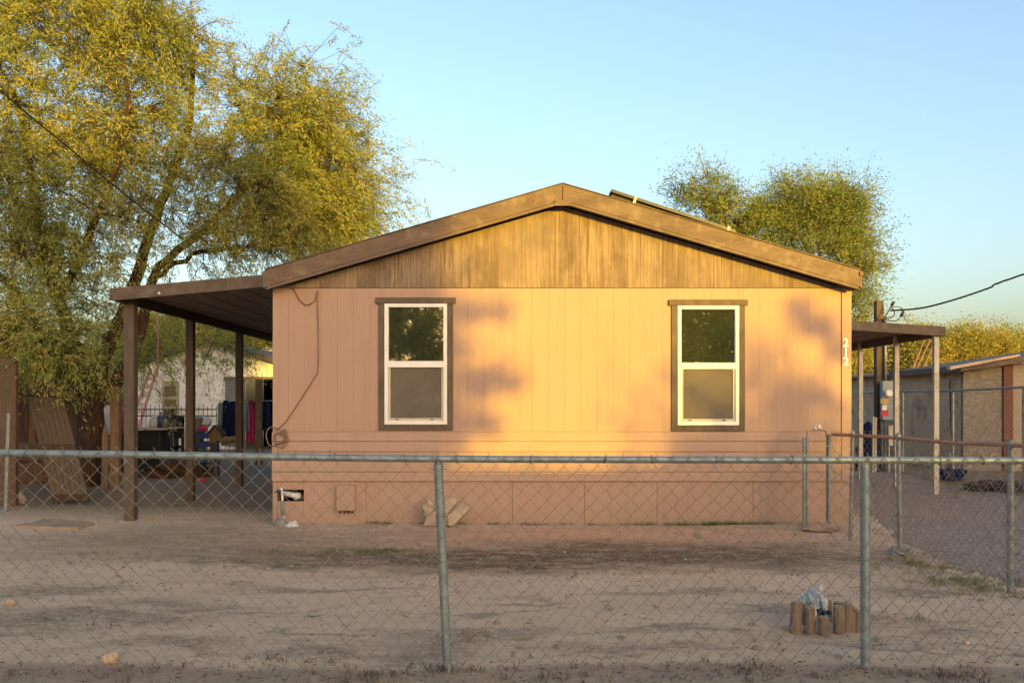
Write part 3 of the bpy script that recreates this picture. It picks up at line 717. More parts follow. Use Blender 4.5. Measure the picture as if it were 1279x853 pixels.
# pale flat slab on the dirt
Y=gy(658); b=MB(); b.prism_z([(gx(36,10.7),10.3),(gx(100,10.2),10.15),(gx(117,10.6),10.62),(gx(85,10.9),10.85),(gx(52,10.9),10.95),(gx(40,10.6),10.6)],-.02,.028); o=b.build('flat_slab',M['dirtconc'],org=(gx(75,10.5),10.5,0),bevel=.01); tag(o,'pale flat slab lying on the dirt left of the awning post','slab')

# ------------------------------------------------------------------ left side: boards, gate, fence, post
b=MB(); Y=gy(638); b.tube([(gx(7,Y),Y,-.05),(gx(11,Y),Y,gz(516,Y))],.026,8); tag(b.build('steel_post',M['galv_r'],org=(gx(9,Y),Y,0)),'thin grey steel post standing alone at far left','post')
Yb=12.6
pbT=thing('timber_post',(gx(8,Yb),Yb,0),'wide red-brown upright timber at far left edge','timber')
b=MB(); b.box(gx(-6,Yb),gx(17,Yb),Yb,Yb+.12,-.05,gz(447,Yb)); b.build('board',M['wood_grey'],pbT,bevel=.006)
b=MB(); b.box(gx(17.2,Yb),gx(21,Yb),Yb-.03,Yb+.05,-.05,gz(455,Yb)); b.build('edge_strip',M['wood_red'],pbT,bevel=.004)
wf=thing('board_fence',(gx(70,15.2),15.9,0),'dark weathered vertical board fence behind the leaning wooden gate','fence')
fb=MB(); X=gx(-40,15.9); mats=['wood_dark','wood_dark','wood_red','wood_dark','wood_grey']
k=0
while X<gx(116,15.9):
    w_=fr.uniform(.13,.19); zt=gz(fr.uniform(458,474) if X<gx(78,15.9) else fr.uniform(492,500),15.9)
    mm=M[mats[k%5]] if X<gx(78,15.9) else M['wood_red']
    b=MB(); b.box(X,X+w_-.012,15.9+fr.uniform(0,.02),15.945+fr.uniform(0,.02),-.05,zt); b.build('fence_board',mm,wf,bevel=.004); X+=w_; k+=1
for z in (.45,1.5): 
    b=MB(); b.box(gx(-40,15.9),gx(116,15.9),15.85,15.895,z,z+.09); b.build('rail',M['wood_dark'],wf)
for zz,px0,px1 in ((.62,22,62),(.28,22,58)):
    b=MB(); b.box(gx(px0,13.6),gx(px1,13.6),13.6,13.64,zz-.02,zz+.27); o=b.build('loose_board',M['wood_grey' if zz>.5 else 'wood_red'],org=(gx(40,13.6),13.6,zz),bevel=.005)
    tag(o,('upper' if zz>.5 else 'lower')+' of two short boards stacked on edge behind the fence post at far left','board')
# leaning gate of narrow planks
lg=thing('leaning_gate',(gx(90,12.95),12.9,0),'weathered grey plank gate leaning against the board fence','gate')
TL,TR,BR,BL=Vector((gx(30,13.6),13.6,gz(480,13.6))),Vector((gx(75,13.6),13.6,gz(481,13.6))),Vector((gx(113,12.75),12.75,.0)),Vector((gx(67,12.75),12.75,-.0))
def quadboard(b,a,c,d_,e,th=.03):
    n_=(c-a).cross(e-a).normalized()*th
    b.add([a,c,d_,e,a+n_,c+n_,d_+n_,e+n_],[(0,1,2,3),(7,6,5,4),(0,4,5,1),(1,5,6,2),(2,6,7,3),(3,7,4,0)])
for i in range(7):
    u0,u1=i/7+.004,(i+1)/7-.004; j0,j1=fr.uniform(0,.02),fr.uniform(.96,1.0)
    f=lambda u,v:(TL.lerp(TR,u)).lerp(BL.lerp(BR,u),v)
    b=MB(); quadboard(b,f(u0,j0),f(u1,j0),f(u1,j1),f(u0,j1)); b.build('plank',M['wood_grey'],lg,bevel=.003)
f=lambda u,v:(TL.lerp(TR,u)).lerp(BL.lerp(BR,u),v)
for v in (.06,.52,.93):
    b=MB(); o_=Vector((0,-.03,.015)); quadboard(b,f(0,v)+o_,f(1,v)+o_,f(1,v+.05)+o_,f(0,v+.05)+o_,.022); b.build('cross_brace',M['wood_dark'],lg,bevel=.003)
# posts and plank near the trunk
b=MB(); Y=15.2; b.box(gx(137,Y),gx(148,Y),Y,Y+.12,-.05,gz(482,Y)); tag(b.build('wooden_post',M['wood_tan'],org=(gx(142,Y),Y,0),bevel=.006),'brown wooden post just left of the first awning post','post')
b=MB(); Y=15.0; b.prism_y([(gx(127,Y),-.02),(gx(134,Y),-.02),(gx(134,Y),gz(540,Y)),(gx(130.5,Y),gz(528,Y)),(gx(127,Y),gz(545,Y))],Y,Y+.03); tag(b.build('pointed_plank',M['wood_tan'],org=(gx(130,Y),Y,0)),'pale pointed picket leaning between trunk and wooden post','plank')

# ------------------------------------------------------------------ neighbour house at left back
nb=thing('cream_house',(-9.5,28,0),'cream walled low house seen beneath the awning at left','house')
Yn=28.0
def nx_(p): return gx(p,Yn)
def nz_(p): return gz(p,Yn)
b=MB(); xl,xr=nx_(170),-4.5
dx0,dx1,dz1=nx_(305),nx_(352),nz_(474)
apx=nx_(262)
def ntop(x): return nz_(429)-abs(x-apx)*.30
b.prism_y([(xl,-.1),(dx0,-.1),(dx0,ntop(dx0)),(apx,ntop(apx)),(xl,ntop(xl))],Yn,Yn+.15)
b.prism_y([(dx0,dz1),(xr,dz1),(xr,max(ntop(xr),dz1+.02)),(dx0,ntop(dx0))],Yn,Yn+.15)
b.prism_y([(dx1,-.1),(xr,-.1),(xr,dz1-.001),(dx1,dz1-.001)],Yn,Yn+.15)
b.box(xl,xl+.15,Yn+.151,Yn+8,-.1,ntop(xl)); b.box(xr-.15,xr,Yn+.151,Yn+8,-.1,2.4)
b.build('wall',M['cream'],nb)
b=MB(); b.prism_y([(xl-.35,ntop(xl)-.10),(apx,ntop(apx)+.005),(xr+.3,ntop(xr)-.085),(xr+.3,ntop(xr)+.08),(apx,ntop(apx)+.17),(xl-.35,ntop(xl)+.06)],Yn-.35,Yn+8); b.build('roof',M['purpleb'],nb)
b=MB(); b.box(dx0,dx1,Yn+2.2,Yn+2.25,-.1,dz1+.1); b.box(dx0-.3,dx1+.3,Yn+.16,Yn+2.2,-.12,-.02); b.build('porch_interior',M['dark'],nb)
b=MB(); b.box(nx_(282),nx_(304),Yn-.06,Yn-.002,.1,nz_(474)); b.build('grey_door',M['greyp'],nb)
b=MB(); b.box(dx0-.05,dx0+.02,Yn-.08,Yn-.003,-.1,dz1); b.box(nx_(281),dx1,Yn-.1,Yn-.003,dz1,dz1+.09); b.build('door_frame',M['wood_tan'],nb)
# tan decorated panel leaning on cream wall
tp=thing('door_panel',(gx(212,26.5),26.5,0),'tan panelled old door standing against the cream wall','door')
Yt=26.5; b=MB(); b.box(gx(202,Yt),gx(223,Yt),Yt,Yt+.06,0,gz(476,Yt)); dp=b.build('door_leaf',M['tanp'],tp,bevel=.01)
b=MB(); 
for (y0,y1) in ((482,495),(499,507),(511,530)): b.box(gx(205,Yt),gx(220,Yt),Yt-.012,Yt-.001,gz(y1,Yt),gz(y0,Yt))
b.build('door_moulding',M['wood_tan'],tp,bevel=.01)
b=MB(); b.box(gx(207,Yt),gx(218,Yt),Yt-.05,Yt-.015,gz(528,Yt),gz(512,Yt)); b.build('dark_vent',M['blackmat'],tp)
# iron picket fence
ipf=thing('iron_fence',(gx(230,22),22.0,0),'thin black iron picket fence in front of the cream house','fence')
b=MB(); X=gx(166,22)
cnt=0
while X<gx(302,22):
    h_=gz(507+ (3 if cnt%2 else 0),22); b.tube([(X,22,0),(X,22,h_)],.008,4); b.tube([(X,22,h_),(X,22,h_+.06)],[.014,.002],4); X+=.115; cnt+=1
ip=b.build('picket_panel',M['blackmat'],ipf)
b=MB()
for z in (.2,gz(512,22)-.0,gz(520,22)): b.box(gx(166,22),gx(302,22),21.985,22.015,z,z+.03)
b.build('rail',M['blackmat'],ipf)
# clothes on a line
Yc=21.0
cl=thing('clothesline',(gx(305,Yc),Yc,0),'wire clothesline carrying garments below the awning','clothesline')
b=MB(); b.tube([(gx(268,Yc),Yc,gz(500,Yc)),(gx(310,Yc),Yc,gz(502,Yc)),(gx(360,Yc),Yc,gz(499,Yc))],.008,5); b.build('line',M['whitep'],cl)
b=MB(); b.box(gx(322.5,Yc),gx(330,Yc),Yc-.25,Yc-.12,-.05,gz(474,Yc)); b.build('line_post',M['wood_tan'],cl,bevel=.01)
def garment(px0,px1,py0,py1,mat,label,seed,flare=0):
    b=MB(); n_=12; m_=8; rr=random.Random(seed); vs=[]
    for side in (0,1):
        for j in range(m_+1):
            v=j/m_
            for i in range(n_+1):
                u=i/n_; sh=1-.35*max(0,.12-v)/.12
                xx=.5+(u-.5)*sh*(1+flare*v)
                px=px0+(px1-px0)*xx; py=py0+(py1-py0)*v+ (1.2*math.sin(u*7+seed) if j==m_ else 0)
                yy=Yc+.05*math.sin(u*14+seed+v)*(.4+v)+(.06+.05*math.sin(math.pi*u) if side else -.03*math.sin(math.pi*u))
                vs.append((gx(px,Yc),yy,gz(py,Yc)))
    fs=[]; W=n_+1; N=W*(m_+1)
    for j in range(m_):
        for i in range(n_):
            a=j*W+i; fs.append((a,a+W,a+W+1,a+1)); fs.append((N+a,N+a+1,N+a+W+1,N+a+W))
    for j in range(m_):
        a=j*W; fs.append((a,N+a,N+a+W,a+W)); a=j*W+n_; fs.append((a,a+W,N+a+W,N+a))
    for i in range(n_):
        a=m_*W+i; fs.append((a,a+1,N+a+1,N+a)) ; a=i; fs.append((a,N+a,N+a+1,a+1))
    b.add(vs,fs); tag(b.build('garment',mat,org=(gx((px0+px1)/2,Yc),Yc,gz(py1,Yc)),smooth=True),label,'clothing','clothes on the line')
garment(277,287,500,545,M['navy'],'navy garment at the left end of the clothesline',1)
garment(286,297,501,548,M['navy'],'navy garment just left of the third awning post',2)
garment(304.5,311,500,538,M['lblue'],'light blue garment hanging beside the pink one',3,.2)
garment(309.5,317.5,500,553,M['pink'],'long pink garment hanging on the clothesline',4,.5)
garment(317,325,501,540,M['navy'],'navy garment to the right of the pink one',5)
garment(324,336,501,537,M['navy'],'navy garment nearest the wall of the tan house',6)
garment(271,279,503,535,M['lblue'],'pale blue and white garment left of the navy ones',7,-.3)
# clutter in the back yard (each a thing)
def zb(px0,px1,pt,pb,Y): return gx(px0,Y),gx(px1,Y),gz(pb,Y),gz(pt,Y)
Y=18.0
tb=thing('work_table',(gx(188,Y),Y,0),'pale topped work table with dark sides behind the first awning post','table')
b=MB(); b.box(gx(164,Y),gx(215,Y),Y,Y+.7,.97,1.0); b.build('tabletop',M['conc'],tb,bevel=.005)
for q in (165,213):
    for yy in (Y+.03,Y+.63):
        b=MB(); b.box(gx(q,Y)-.025,gx(q,Y)+.025,yy-.0,yy+.05,0,.968); b.build('leg',M['blackmat'],tb)
b=MB(); b.box(gx(168,Y),gx(199,Y),Y+.04,Y+.6,.12,.9); b.box(gx(167,Y),gx(200,Y),Y+.03,Y+.62,.9,.94); b.box(gx(170,Y),gx(197,Y),Y+.02,Y+.039,.5,.52); tag(b.build('black_cabinet',M['black'],org=(gx(184,Y),Y,.1),bevel=.01),'black box standing beneath the pale work table','box')
b=MB(); b.blob((gx(184,Y),Y+.3,1.10),(.10,.09,.12),3,.4,10,8); b.blob((gx(186,Y),Y+.3,1.25),(.05,.05,.06),5,.2,8,6); tag(b.build('beige_figurine',M['bag_w'],org=(gx(184,Y),Y+.3,1.0),smooth=True),'small beige figurine on the left of the work table','figurine')
def jug(px,mat,label,h=.26,r=.075,z=1.0,Y=18.25,name='jug',cat='jug'):
    X=gx(px,Y); b=MB(); b.tube([(X,Y,z),(X,Y,z+h*.6),(X,Y,z+h*.78),(X,Y,z+h*.85),(X,Y,z+h)],[r,r,r*.55,r*.35,r*.35],12); b.torus((X+r,Y,z+h*.55),r*.5,r*.14,10,5,(0,1,0)); tag(b.build(name,mat,org=(X,Y,z),smooth=True),label,cat)
jug(196,M['whitep'],'white jug at the left of the blue jug on the work table'); jug(201,M['blue'],'blue jug on the work table',.34,.085); jug(206,M['greyp'],'grey jug right of the blue jug on the work table',.22)
Y=19.5
b=MB(); x0,x1,z0,z1=zb(209,222,520,574,Y); b.box(x0,x1,Y,Y+.4,z0+.25,z0+.32); 
for q in (x0,x1-.04):
    for yy in (Y,Y+.36): b.box(q,q+.04,yy,yy+.04,0,z1)
b.box(x0,x1,Y+.36,Y+.4,.7,z1); b.box(x0,x1,Y+.01,Y+.35,z0+.6,z0+.66); tag(b.build('dark_shelf',M['blackmat'],org=((x0+x1)/2,Y,0)),'dark metal shelf stand right of the work table','shelf')
b=MB(); X=(x0+x1)/2; b.blob((X,Y+.2,1.0),(.13,.1,.12),6,.35,10,8); tag(b.build('brown_basket',M['wood_tan'],org=(X,Y+.2,.9),smooth=True),'brown bundle on the dark shelf stand','basket')
Y=20
b=MB(); X=gx(246,Y); b.tube([(X,Y,.55),(X,Y,1.18),(X,Y,1.2),(X,Y,1.19)],[.15,.19,.205,.18],14); b.box(X-.2,X+.2,Y-.12,Y+.12,0,.54); tag(b.build('grey_bin',M['greyp'],org=(X,Y,0),bevel=.01),'grey waste bin right of the middle awning post','bin')
b=MB(); b.blob((gx(257,Y),Y,1.08),(.14,.12,.13),4,.3,12,9); tag(b.build('white_bundle',M['whitep'],org=(gx(257,Y),Y,.95),smooth=True),'white bundle lying on the dark crate','bundle')
b=MB(); b.blob((gx(256,Y),Y-.14,.93),(.11,.07,.075),8,.35,12,9); tag(b.build('red_toy',M['red'],org=(gx(256,Y),Y-.14,.86),smooth=True),'red toy in front of the white bundle','toy')
b=MB(); x0,x1=gx(248,Y),gx(268,Y); b.box(x0,x1,Y-.25,Y+.25,.1,.15)
for z in (.3,.5,.7): b.box(x0,x1,Y-.25,Y-.23,z,z+.12); b.box(x0,x1,Y+.23,Y+.25,z,z+.12)
b.box(x0,x0+.02,Y-.229,Y+.229,.1,.84); b.box(x1-.02,x1,Y-.229,Y+.229,.1,.84); b.box(x0,x1,Y-.25,Y+.25,.845,.87)
tag(b.build('dark_crate',M['blue'],org=((x0+x1)/2,Y,0)),'dark blue slatted crate under the white bundle','crate')
Y=18.5; bh=thing('bird_house',(gx(268,Y),Y,0),'small tan wooden bird house on a red post','bird house')
b=MB(); b.prism_y([(gx(261,Y),gz(553,Y)),(gx(276,Y),gz(553,Y)),(gx(276,Y),gz(542,Y)),(gx(268.5,Y),gz(533,Y)),(gx(261,Y),gz(542,Y))],Y,Y+.22); b.build('box',M['wood_tan'],bh)
b=MB(); b.box(gx(261,Y),gx(265,Y),Y+.05,Y+.12,0,gz(553,Y)-.002); b.build('post',M['wood_red'],bh)
b=MB(); Xd=gx(268.5,Y); quadboard(b,Vector((gx(259.5,Y),Y-.04,gz(543,Y))),Vector((Xd,Y-.04,gz(531.5,Y))),Vector((Xd,Y+.27,gz(531.5,Y))),Vector((gx(259.5,Y),Y+.27,gz(543,Y))),.02); quadboard(b,Vector((Xd,Y-.04,gz(531.5,Y))),Vector((gx(277.5,Y),Y-.04,gz(543,Y))),Vector((gx(277.5,Y),Y+.27,gz(543,Y))),Vector((Xd,Y+.27,gz(531.5,Y))),.02); b.build('roof',M['wood_dark'],bh)
b=MB(); b.tube([(gx(276,Y),Y,gz(552,Y)),(gx(293,Y),Y+.1,gz(548,Y))],[.09,.07],10); tag(b.build('short_log',M['wood_tan'],org=(gx(284,Y),Y,gz(553,Y))),'short tan log right of the bird house','log')
b=MB(); b.tube([(gx(273,17),17,-.02),(gx(272,17),17,gz(550,17))],.03,8); tag(b.build('dark_stake',M['blackmat'],org=(gx(272,17),17,0)),'thin dark stake between the second and third awning posts','stake')
b=MB(); b.blob((gx(220,17.5),17.5,.06),(.75,.35,.22),11,.45,20,10,2.5); tag(b.build('dirt_pile',M['wood_dark'],org=(gx(220,17.5),17.5,0)),'low pile of dead leaves behind the awning posts','leaf pile')
b=MB(); b.blob((gx(224,18.2),18.1,.22),(.5,.3,.10),13,.6,20,10,3); tag(b.build('black_tarp',M['blackmat'],org=(gx(224,18.2),18.2,.1)),'crumpled black tarp on the leaf pile','tarp')
b=MB(); b.blob((gx(253,16.3),16.3,.04),(.09,.05,.035),4,.4,10,6); tag(b.build('red_scrap',M['red'],org=(gx(253,16.3),16.3,0)),'red scrap lying on the dirt by the middle awning post','scrap')
Y=27.0; ld=thing('ladder',(gx(168,Y),Y,0),'salmon pink ladder leaning at the left corner of the cream house','ladder')
for k_,o_ in enumerate((0,.35)):
    b=MB(); b.tube([(gx(164,Y)+o_,Y-.8,0),(gx(178,Y)+o_*.6,Y+.6,gz(460,Y))],.045,6); b.build('side_rail',M['salmon'],ld)
b=MB()
for k_ in range(9):
    t=(k_+.7)/10; a=Vector((gx(164,Y),Y-.8,0)).lerp(Vector((gx(178,Y),Y+.6,gz(460,Y))),t); c=Vector((gx(164,Y)+.35,Y-.8,0)).lerp(Vector((gx(178,Y)+.21,Y+.6,gz(460,Y))),t); b.tube([a,c],.02,6)
b.build('rungs',M['salmon'],ld)
b=MB(); b.blob((gx(154,19),19,1.15),(.16,.14,.32),5,.35,12,10); tag(b.build('purple_bundle',M['pink'],org=(gx(154,19),19,.85),smooth=True),'pink and purple bundle left of the first awning post','bundle')
b=MB(); b.box(gx(146,19)-.1,gx(166,19)+.1,18.8,19.2,0,.84); tag(b.build('dark_box',M['black'],org=(gx(156,19),19,0),bevel=.02),'dark box under the pink bundle','box')
# hanging rope
b=MB(); b.tube([at(197,385,13.5),at(198,430,13.5),at(196,472,13.5)],[.012,.02,.008],6); tag(b.build('hanging_rope',M['cable'],org=at(197,472,13.5)),'pale frayed rope hanging from the tree beneath the awning','rope')

# ------------------------------------------------------------------ right side
Yp=19.0
up=thing('utility_pole',(gx(1099.5,Yp),Yp,0),'square wooden utility pole rising behind the carport awning','pole')
b=MB(); b.box(gx(1095,Yp),gx(1104,Yp),Yp,Yp+.16,-.1,gz(375.5,Yp)); b.build('pole',M['wood_grey'],up,bevel=.006)
b=MB(); b.tube([(gx(1104.5,Yp),Yp-.05,gz(476,Yp)),(gx(1104.5,Yp),Yp-.05,gz(398,Yp))],.03,8); b.tube([(gx(1100,Yp),Yp-.06,0),(gx(1100,Yp),Yp-.06,gz(525,Yp))],.035,8); b.tube([(gx(1104,Yp),Yp-.06,0),(gx(1104,Yp),Yp-.06,gz(525,Yp))],.025,8); b.build('conduit',M['galv_r'],up,smooth=True)
mb=thing('meter_box',(gx(1106,Yp),Yp-.1,gz(524,Yp)),'grey electric meter box with round dial and red sticker','meter box')
b=MB(); b.box(gx(1096.5,Yp),gx(1114,Yp),Yp-.24,Yp-.09,gz(524,Yp),gz(476,Yp)); b.build('cabinet',M['mbox'],mb,bevel=.01)
Xm,Zm=gx(1103,Yp),gz(491.5,Yp); b=MB(); b.tube([(Xm,Yp-.245,Zm),(Xm,Yp-.30,Zm),(Xm,Yp-.33,Zm)],[.09,.085,.06],18); mt=b.build('meter_dial',M['mwhite'],mb,smooth=False)
b=MB(); b.torus((Xm,Yp-.25,Zm),.092,.012,20,6,(0,1,0)); b.build('dial_ring',M['galv_r'],mt)
for nm,mm,a in (('yellow_sticker','yellow',(1100,1110,498,504)),('white_sticker','mwhite',(1101.5,1107.5,506,512)),('red_sticker','red',(1100.5,1109.5,512.5,519.5))):
    b=MB(); b.box(gx(a[0],Yp-.24),gx(a[1],Yp-.24),Yp-.243,Yp-.241,gz(a[3],Yp-.24),gz(a[2],Yp-.24)); b.build(nm,M[mm],mb)
b=MB(); Y=18.8; b.box(gx(1105,Y),gx(1117,Y),Y-.2,Y-.06,gz(556,Y),gz(533,Y)); b.box(gx(1104.5,Y),gx(1117.5,Y),Y-.215,Y-.05,gz(533,Y)+.001,gz(532,Y)+.015); b.box(gx(1107,Y),gx(1108.5,Y),Y-.12,Y-.08,-.05,gz(556,Y)-.001);b.box(gx(1114,Y),gx(1115.5,Y),Y-.12,Y-.08,-.05,gz(556,Y)-.001); tag(b.build('junction_box',M['post_white'],org=(gx(1111,Y),Y,0),bevel=.004),'beige junction box on legs below the meter box','box')
for i,(p,t) in enumerate(((1090.5,522),(1093.5,523))):
    b=MB(); b.tube([(gx(p,18.6),18.6,-.05),(gx(p,18.6),18.6,gz(t,18.6))],.025,8); b.tube([(gx(p,18.6),18.6,gz(t,18.6)),(gx(p,18.6),18.6,gz(t,18.6)+.03)],.032,8)
    tag(b.build('vent_pipe',M['post_white'],org=(gx(p,18.6),18.6,0)),('left' if i==0 else 'right')+' of two white stub pipes left of the junction box','pipe','stub pipes by the utility pole')
b=MB(); b.blob((gx(1085,18.9),18.9,.75),(.22,.2,.28),5,.3,12,9); b.blob((gx(1084,18.9),18.9,.25),(.26,.22,.4),6,.3,12,9); tag(b.build('dark_blue_sack',M['navy'],org=(gx(1085,18.9),18.9,0),smooth=True),'dark blue sack heap left of the utility pole','sack')
# power lines
def cable(pts,r,twist=True,n=60,strands=3):
    b=MB(); P=smooth_path(pts,n//len(pts)+4)
    if not twist: b.tube(P,r,6,False); return b
    U=[P[0]]; need=.07
    for a,c in zip(P[:-1],P[1:]):          # even steps so the twist stays regular
        k=max(1,int((c-a).length/need))
        for i in range(1,k+1): U.append(a.lerp(c,i/k))
    P=U
    for s_ in range(strands):
        Q=[]
        for i,p in enumerate(P):
            t=i*.55+s_*2*math.pi/strands; Q.append(p+Vector((0,math.cos(t),math.sin(t)))*r)
        b.tube(Q,r*.8,5,False)
    return b
A=at(1112,388,18.8); B=at(1290,339,16.2); Cc=Vector((13.2,10.8,5.3)); Cd=Vector((22,-4,8.6))
mid=[at(1150,385,18.2),at(1190,375,17.5),at(1235,360,16.9)]
tag(cable([A]+mid+[B,Cc,Cd],.012,True,160).build('power_line',M['blackmat'],org=A),'twisted black power line rising to the right from the wooden pole','power line')
b=MB(); b.tube([(22,-4,-.3),(22,-4,9.2)],[.16,.11],12); b.box(21,23,-4.06,-3.94,8.62,8.74); tag(b.build('street_pole',M['wood_grey'],org=(22,-4,0)),'tall round wooden street pole carrying the twisted power line','pole')
b=MB(); q=lambda x,y:at(x,y,18.8)
b.tube(smooth_path([q(1104,397),q(1109,390),q(1114,381),q(1116,378)],5),.014,6); b.tube(smooth_path([q(1104,396),q(1112,397),q(1117,393),q(1116,387),q(1112,384)],5),.012,6)
b.tube(smooth_path([q(1104,396),q(1110,400),q(1118,401),q(1124,397),q(1127,391)],5),.012,6); b.tube(smooth_path([q(1114,384),q(1121,383),q(1127,386),q(1128,390)],5),.009,6)
b.tube([q(1113.5,382),q(1116.5,377)],[.03,.035],8); b.tube([q(1125.5,395),q(1128.5,389)],[.035,.03],8)
tag(b.build('wire_splices',M['blackmat'],org=q(1104,396),smooth=True),'loose black wire loops and splices on the wooden pole','wires')
tag(cable([at(-260,-120,8),at(0,113,10),at(80,180,11.2),at(160,246,12.6),at(230,300,14.5)],.011,False,40).build('overhead_wire',M['blackmat'],org=at(0,113,10)),'thin black overhead wire running down into the large tree','power line')

# pink stucco building A
pa=thing('pink_shed',(12.5,24,0),'low pinkish stucco building behind the carport posts','building')
b=MB(); xa=gx(1173,24); b.prism_y([(xa,-.1),(xa+4.5,-.1),(xa+4.5,2.66),(xa+1.8,2.52),(xa,2.42)],24,24.15); b.build('front_wall',M['stucco_p'],pa)
b=MB(); b.box(xa,xa+.15,24.151,34,-.1,2.44); b.build('side_wall',M['stucco_d'],pa)
b=MB(); b.prism_y([(xa-.35,2.42),(xa+.05,2.50),(xa+1.8,2.6),(xa+4.6,2.74),(xa+4.6,2.84),(xa+1.75,2.70),(xa-.35,2.50)],23.6,34.2); b.build('roof',flatmat('tan_roof_edge',(.42,.31,.2),.8),pa)
b=MB(); 
for k_ in range(4): yy=25+k_*2.2; b.box(xa-.03,xa-.001,yy,yy+.03,0,2.3)
b.box(xa-.05,xa-.002,26.5,27.4,0,2.0); b.build('side_door',M['stucco_b'],pa)
# roof poles on it
for i,(x0,y0,x1,y1) in enumerate(((1137,452,1154,425),(1143,449,1162,424),(1152,447,1166,430))):
    b=MB(); Y=25; b.tube([(gx(x0,Y),Y,gz(y0,Y)-.35),(gx(x1,Y),Y,gz(y1,Y))],.035,6); tag(b.build('roof_pole',M['wood_tan'],org=(gx(x0,Y),Y,2.5)),['leftmost','middle','rightmost'][i]+' of three pale poles slanting up off the pink building','pole','poles on the pink building roof')
# OSB clad building B
pbd=thing('patched_shed',(11,19,0),'low shed at right with rough grey board wall and red-brown post','building')
Yd=19.0; x0=gx(1203,Yd); x1=gx(1252,Yd); x2=gx(1264,Yd)
def dz(x): return gz(462,Yd)+ (x-x0)*.14
M['osb']=NT('strand_board')
m=M['osb']; v=m.n('ShaderNodeTexVoronoi'); v.inputs['Scale'].default_value=20; m.l(m.mapping((1,1,1.6)),v.inputs['Vector']); sepc=m.n('ShaderNodeSeparateColor'); m.l(v.outputs['Color'],sepc.inputs[0])
m.set(Base_Color=m.mix(m.ramp(m.noise(7,7,.75),[(.42,0),(.6,1)]),m.ramp(sepc.outputs[0],[(0,(.14,.12,.10)),(1,(.27,.235,.195))]),(.15,.13,.105)),Roughness=.9); m.bump(m.noise(30,5,.7),.4,.006); M['osb']=m.m
b=MB(); b.prism_y([(x0,-.1),(x1,-.1),(x1,dz(x1)),(x0,dz(x0))],Yd,Yd+.1); b.build('board_wall',M['osb'],pbd)
b=MB(); b.box(x1,x2,Yd-.05,Yd+.1,-.1,dz(x1)); b.build('corner_post',M['redbrown'],pbd,bevel=.006)
b=MB(); b.prism_y([(x2,-.1),(x2+4,-.1),(x2+4,dz(x2)),(x2,dz(x2))],Yd+.002,Yd+.1); b.build('stucco_wall',M['stucco_b'],pbd)
b=MB(); b.box(x0,x0+.1,Yd+.102,Yd+3,-.1,dz(x0)); b.build('side_wall',M['stucco_d'],pbd)
b=MB(); e0=x0-.25; b.prism_y([(e0,dz(e0)-.02),(x2+4,dz(x2+4)+.0),(x2+4,dz(x2+4)+.16),(e0,dz(e0)+.12)],Yd-.35,Yd+3.2); rf=b.build('roof',M['purpleb'],pbd,bevel=.01)
b=MB(); b.prism_y([(e0-.3,dz(e0)+.02),(x1+.1,dz(x1)+.16),(x1+.1,dz(x1)+.20),(e0-.3,dz(e0)+.09)],Yd-.5,Yd-.36); b.build('sagging_flashing',M['stucco_d'],rf)
# tall back fence
bf=thing('tall_wire_fence',(8.9,18,0),'tall grey chain link fence along the far side of the gravel drive','fence')
BP=[Vector((gx(1060,23),23,gz(491,23))),Vector((gx(1130,18.8),18.9,gz(489,18.9))),Vector((gx(1190,17),17,gz(488,17))),Vector((gx(1279,14.4),14.4,gz(483.5,14.4))),Vector((9.2,12,1.82)),Vector((9.2,5.2,1.8))]
b=MB(); b.tube(BP,.022,8); b.build('top_rail',M['galv_r'],bf)
b=MB()
for a,c in zip(BP[:-1],BP[1:]): diamonds(b,Vector((a.x,a.y,0)),Vector((c.x,c.y,0)),lambda f,a=a,c=c:a.z+(c.z-a.z)*f,lambda f:.05,w=.12,r=.0016,tips=.02)
b.build('wire_mesh',M['wire'],bf)
for i,p in enumerate(BP[:-1]):
    b=MB(); b.tube([(p.x,p.y,-.05),(p.x,p.y,p.z+.02)],.03,8); b.build('post',M['galv_r'],bf)
b=MB(); Y=17.5; b.tube([(gx(1191,Y),Y,-.05),(gx(1187,Y),Y,gz(476,Y))],.03,6); b.tube([(gx(1187,Y),Y,gz(477,Y)),(gx(1189,Y),Y,gz(472,Y))],.02,6); tag(b.build('leaning_stake',M['blackmat'],org=(gx(1191,Y),Y,0)),'thin dark leaning stake in front of the pink building corner','stake')
b=MB(); Y=gy(597); b.blob((gx(1188,16.5),16.5,.12),(.22,.2,.14),5,.5,18,12,2.8); tag(b.build('blue_tarp',M['navy'],org=(gx(1188,16.5),16.5,0)),'crumpled dark blue tarp beyond the gravel drive','tarp')
b=MB(); b.blob((gx(1244,14.6),14.6,.05),(.5,.3,.12),15,.5,20,12,2.6); tag(b.build('scrap_heap',flatmat('dusty_maroon_cloth',(.075,.048,.048),.9,.1,.5,30),org=(gx(1244,14.6),14.6,0)),'dusty maroon heap beside the weeds at right','heap')

